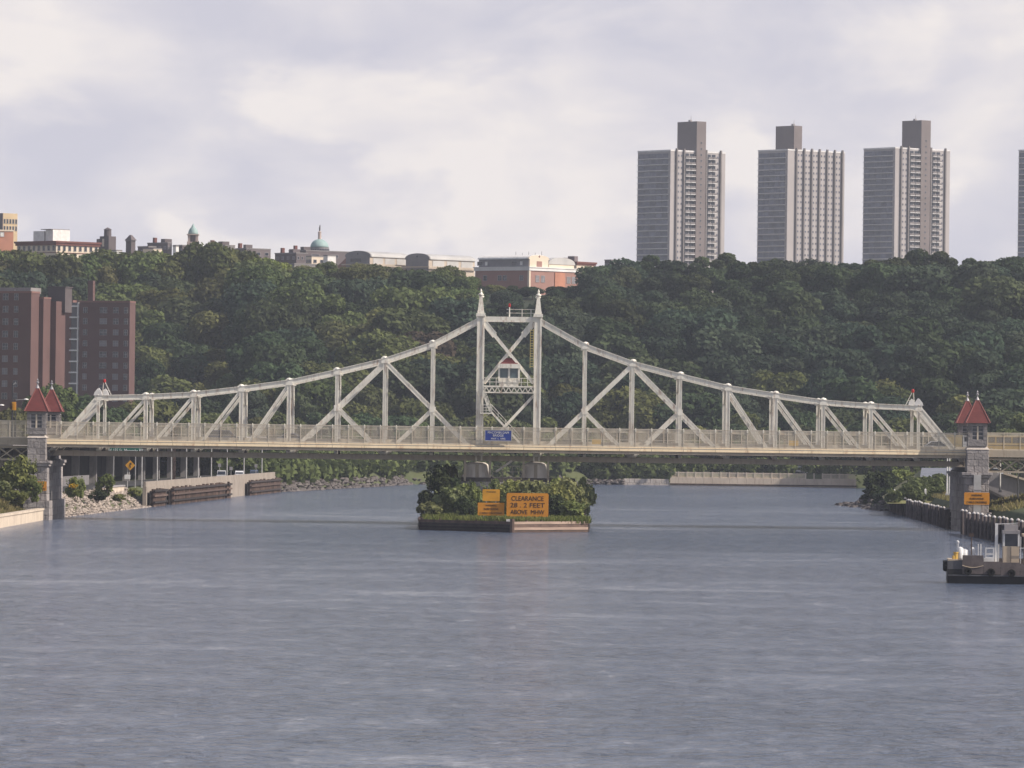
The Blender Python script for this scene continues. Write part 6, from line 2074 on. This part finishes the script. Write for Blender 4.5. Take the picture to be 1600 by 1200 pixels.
for i in range(90):
    f_, g_ = rs.random(), rs.random() ** .7
    q0 = a3 + (b3 - a3) * f_; q1 = l3[0] + (l3[1] - l3[0]) * f_
    q = q0 + (q1 - q0) * (.05 + .9 * g_)
    vv.append(small[i % 4] * rs.uniform(.25, .55) + np.array([q.x, q.y, q.z - .2]))
uo = bpy.data.objects.new('bank_shrubs', quads_mesh('bank_shrubs', np.concatenate(vv), LEAF[3]))
C.objects.link(uo)
tag(uo, 'low scrub on the grass embankment behind the right pier', 'shrubs', kind='stuff')
def reg_right(rs_, n):
    y = rs_.uniform(770, 985, n)
    return np.column_stack([np.array([SR(v) for v in y]) + 1.5 + 10 * rs_.rand(n), y])
grass_patch('bank_grass', 'rough grass on the slope behind the right fender', reg_right, 9000, .6, M['dryblade'], 6, H)

# ------------------------------------------------------------------ work barge
SC = 17.9
YB = 513.5
bo = P(1480, 913, YB)
t = thing('work_barge', 'black hulled work barge with cream wheelhouse entering at the right edge', 'boat', (bo.x, YB, 0), None, R(-3), local=True)
lx = lambda px: (px - 1480) / SC
lz = lambda py: (912 - py) / SC + .02
def part(name, m_, fn, parent=t, smooth=False):
    mb = MB(); fn(mb); return mb.build(name, m_, parent, smooth)
hull = [(lx(1480) + .1, -.5), (lx(1480), .35), (lx(1480), lz(890)), (lx(1720), lz(892)), (lx(1720), -.5)]
part('hull', M['hull'], lambda b: b.prism(hull, 0, 5.2, 'y'))
part('bow_plate', M['bulwarkgrey'], lambda b: b.prism([(lx(1480), lz(890) + .004), (lx(1480), lz(877)), (lx(1503), lz(876)), (lx(1503), lz(890) + .004)], .02, 5.1, 'y'))
for x0_, x1_, zt_, zb_ in ((1503, 1536, 868, 897), (1536, 1563, 877.5, 897.5), (1563, 1593, 878.5, 898.5), (1593, 1640, 880, 899), (1640, 1720, 880, 899)):
    part('bulwark_plate', M['bulwark'], lambda b: b.box(lx(x0_) + .02, lx(x1_) - .01, -.14, -.02, lz(zb_), lz(zt_)))
part('deck', M['bulwark'], lambda b: b.box(lx(1503), lx(1720), .0, 5.1, lz(890) + .004, lz(886)))
part('far_bulwark', M['bulwark'], lambda b: b.box(lx(1503), lx(1720), 5.1, 5.2, lz(890) + .004, lz(874)))
for k in range(3):
    q = part('bow_tyre', M['tyre'], lambda b: b.lathe((0, 0, 0), [(.22, -.14), (.42, -.14), (.46, 0), (.42, .14), (.22, .14), (.18, 0), (.22, -.14)], 14))
    q.rotation_euler = (0, R(90), 0); q.location = (-.16, .5 + k * 2.0, lz(886))
part('bollard', M['fadedyellow'], lambda b: (b.cyl((lx(1493), .6, lz(877)), (lx(1493), .6, lz(865)), .19, .19, 10), b.cyl((lx(1493), .6, lz(865)), (lx(1493), .6, lz(863.5)), .25, .25, 10), b.cyl((lx(1489.5), .5, lz(877)), (lx(1489.5), .5, lz(869)), .12, .12, 8)))
part('bow_cap', M['cabin'], lambda b: b.box(lx(1481), lx(1497), .1, 4.8, lz(877) + .004, lz(874.5)))
for k, (px, py, r_, h_) in enumerate(((1500, 856, .28, .55), (1507.5, 859, .30, .40), (1520, 857, .2, .5))):
    part('white_float', M['foam'], lambda b: b.lathe((lx(px), .9 + k * .5, lz(876)), [(r_ * .8, 0), (r_, .2), (r_, lz(py) - lz(876) - .1), (r_ * .5, lz(py) - lz(876)), (.03, lz(py) - lz(876) + .05)], 10), smooth=True)
part('nav_post', M['foam'], lambda b: (b.cyl((lx(1496), 1.6, lz(877)), (lx(1496), 1.6, lz(851)), .09, .09, 7), b.lathe((lx(1496), 1.6, lz(851)), [(.1, 0), (.15, .1), (.12, .25), (.03, .3)], 8)))
part('mast', M['browntimber'], lambda b: (b.cyl((lx(1517.5), 1.2, lz(868)), (lx(1517.5), 1.2, lz(838)), .06, .05, 6), b.box(lx(1514), lx(1521), 1.1, 1.3, lz(839.5), lz(834))))
def framefn(b):
    for yy in (.6, 1.4):
        for px in (1540, 1552):
            b.bar((lx(px), yy, lz(880)), (lx(px), yy, lz(856)), .08, .08)
        for py in (857, 866, 872):
            b.bar((lx(1540), yy, lz(py)), (lx(1552), yy, lz(py)), .07, .09)
    b.box(lx(1537), lx(1553), .5, 1.6, lz(880), lz(872))
part('white_rack', M['white'], framefn)
part('king_post', M['white'], lambda b: (b.box(lx(1554), lx(1558.5), .8, 1.1, lz(882), lz(818)), b.bar((lx(1558), .95, lz(819)), (lx(1590), .95, lz(817)), .05, .05)))
wh = part('wheelhouse', M['cabin'], lambda b: b.box(lx(1567), lx(1592), .7, 3.4, lz(885), lz(853.5)))
for px in (1568, 1591):
    part('window_post', M['white'], lambda b: (b.box(lx(px) - .08, lx(px) + .08, .68, .86, lz(853.5), lz(834)), b.box(lx(px) - .08, lx(px) + .08, 3.24, 3.42, lz(853.5), lz(834))), wh)
part('window', M['glass'], lambda b: b.box(lx(1569), lx(1590), .76, 3.3, lz(853.4), lz(834)), wh)
part('panel_seam', M['bulwark'], lambda b: b.box(lx(1579) - .02, lx(1579) + .02, .68, .70, lz(880), lz(855)), wh)
part('wheelhouse_roof', M['greyconc'], lambda b: (b.box(lx(1566), lx(1593), .5, 3.6, lz(834) + .003, lz(829)), b.box(lx(1569), lx(1590), .9, 3.1, lz(829), lz(820))), wh)
part('rear_cabin', M['cabin'], lambda b: (b.box(lx(1600), lx(1660), .9, 3.4, lz(885), lz(838)), b.box(lx(1597), lx(1663), .7, 3.6, lz(838), lz(834))))
part('deck_rail', M['white'], lambda b: (b.bar((lx(1592.5), .5, lz(856)), (lx(1640), .5, lz(856)), .05, .07), b.bar((lx(1594), .5, lz(880)), (lx(1594), .5, lz(838)), .06, .06)))
for px in (1530, 1534, 1562):
    part('stanchion', M['white'], lambda b: b.cyl((lx(px), 4.9, lz(880)), (lx(px), 4.9, lz(852)), .04, .04, 5))

for k, px in enumerate((1512, 1548, 1580)):
    q = part('side_tyre', M['tyre'], lambda b: b.lathe((0, 0, 0), [(.16, -.09), (.32, -.09), (.35, 0), (.32, .09), (.16, .09), (.13, 0), (.16, -.09)], 14))
    q.rotation_euler = (R(90), 0, 0); q.location = (lx(px), -.24, lz(893 + k))
part('mooring_rope', M['cabin'], lambda b: [b.cyl((lx(1503 + 5.5 * i), -.17, lz(884 + 3.2 * math.sin(i * math.pi / 6))), (lx(1503 + 5.5 * (i + 1)), -.17, lz(884 + 3.2 * math.sin((i + 1) * math.pi / 6))), .03, .03, 5) for i in range(6)])
part('rope_coil', M['cabin'], lambda b: b.lathe((lx(1526), 1.0, lz(886)), [(.4, 0), (.42, .12), (.36, .24), (.2, .24), (.18, .02), (.4, 0)], 12))
part('rub_rail', M['bulwarkgrey'], lambda b: b.box(lx(1481), lx(1720), -.22, -.01, lz(900.5), lz(898.5)))
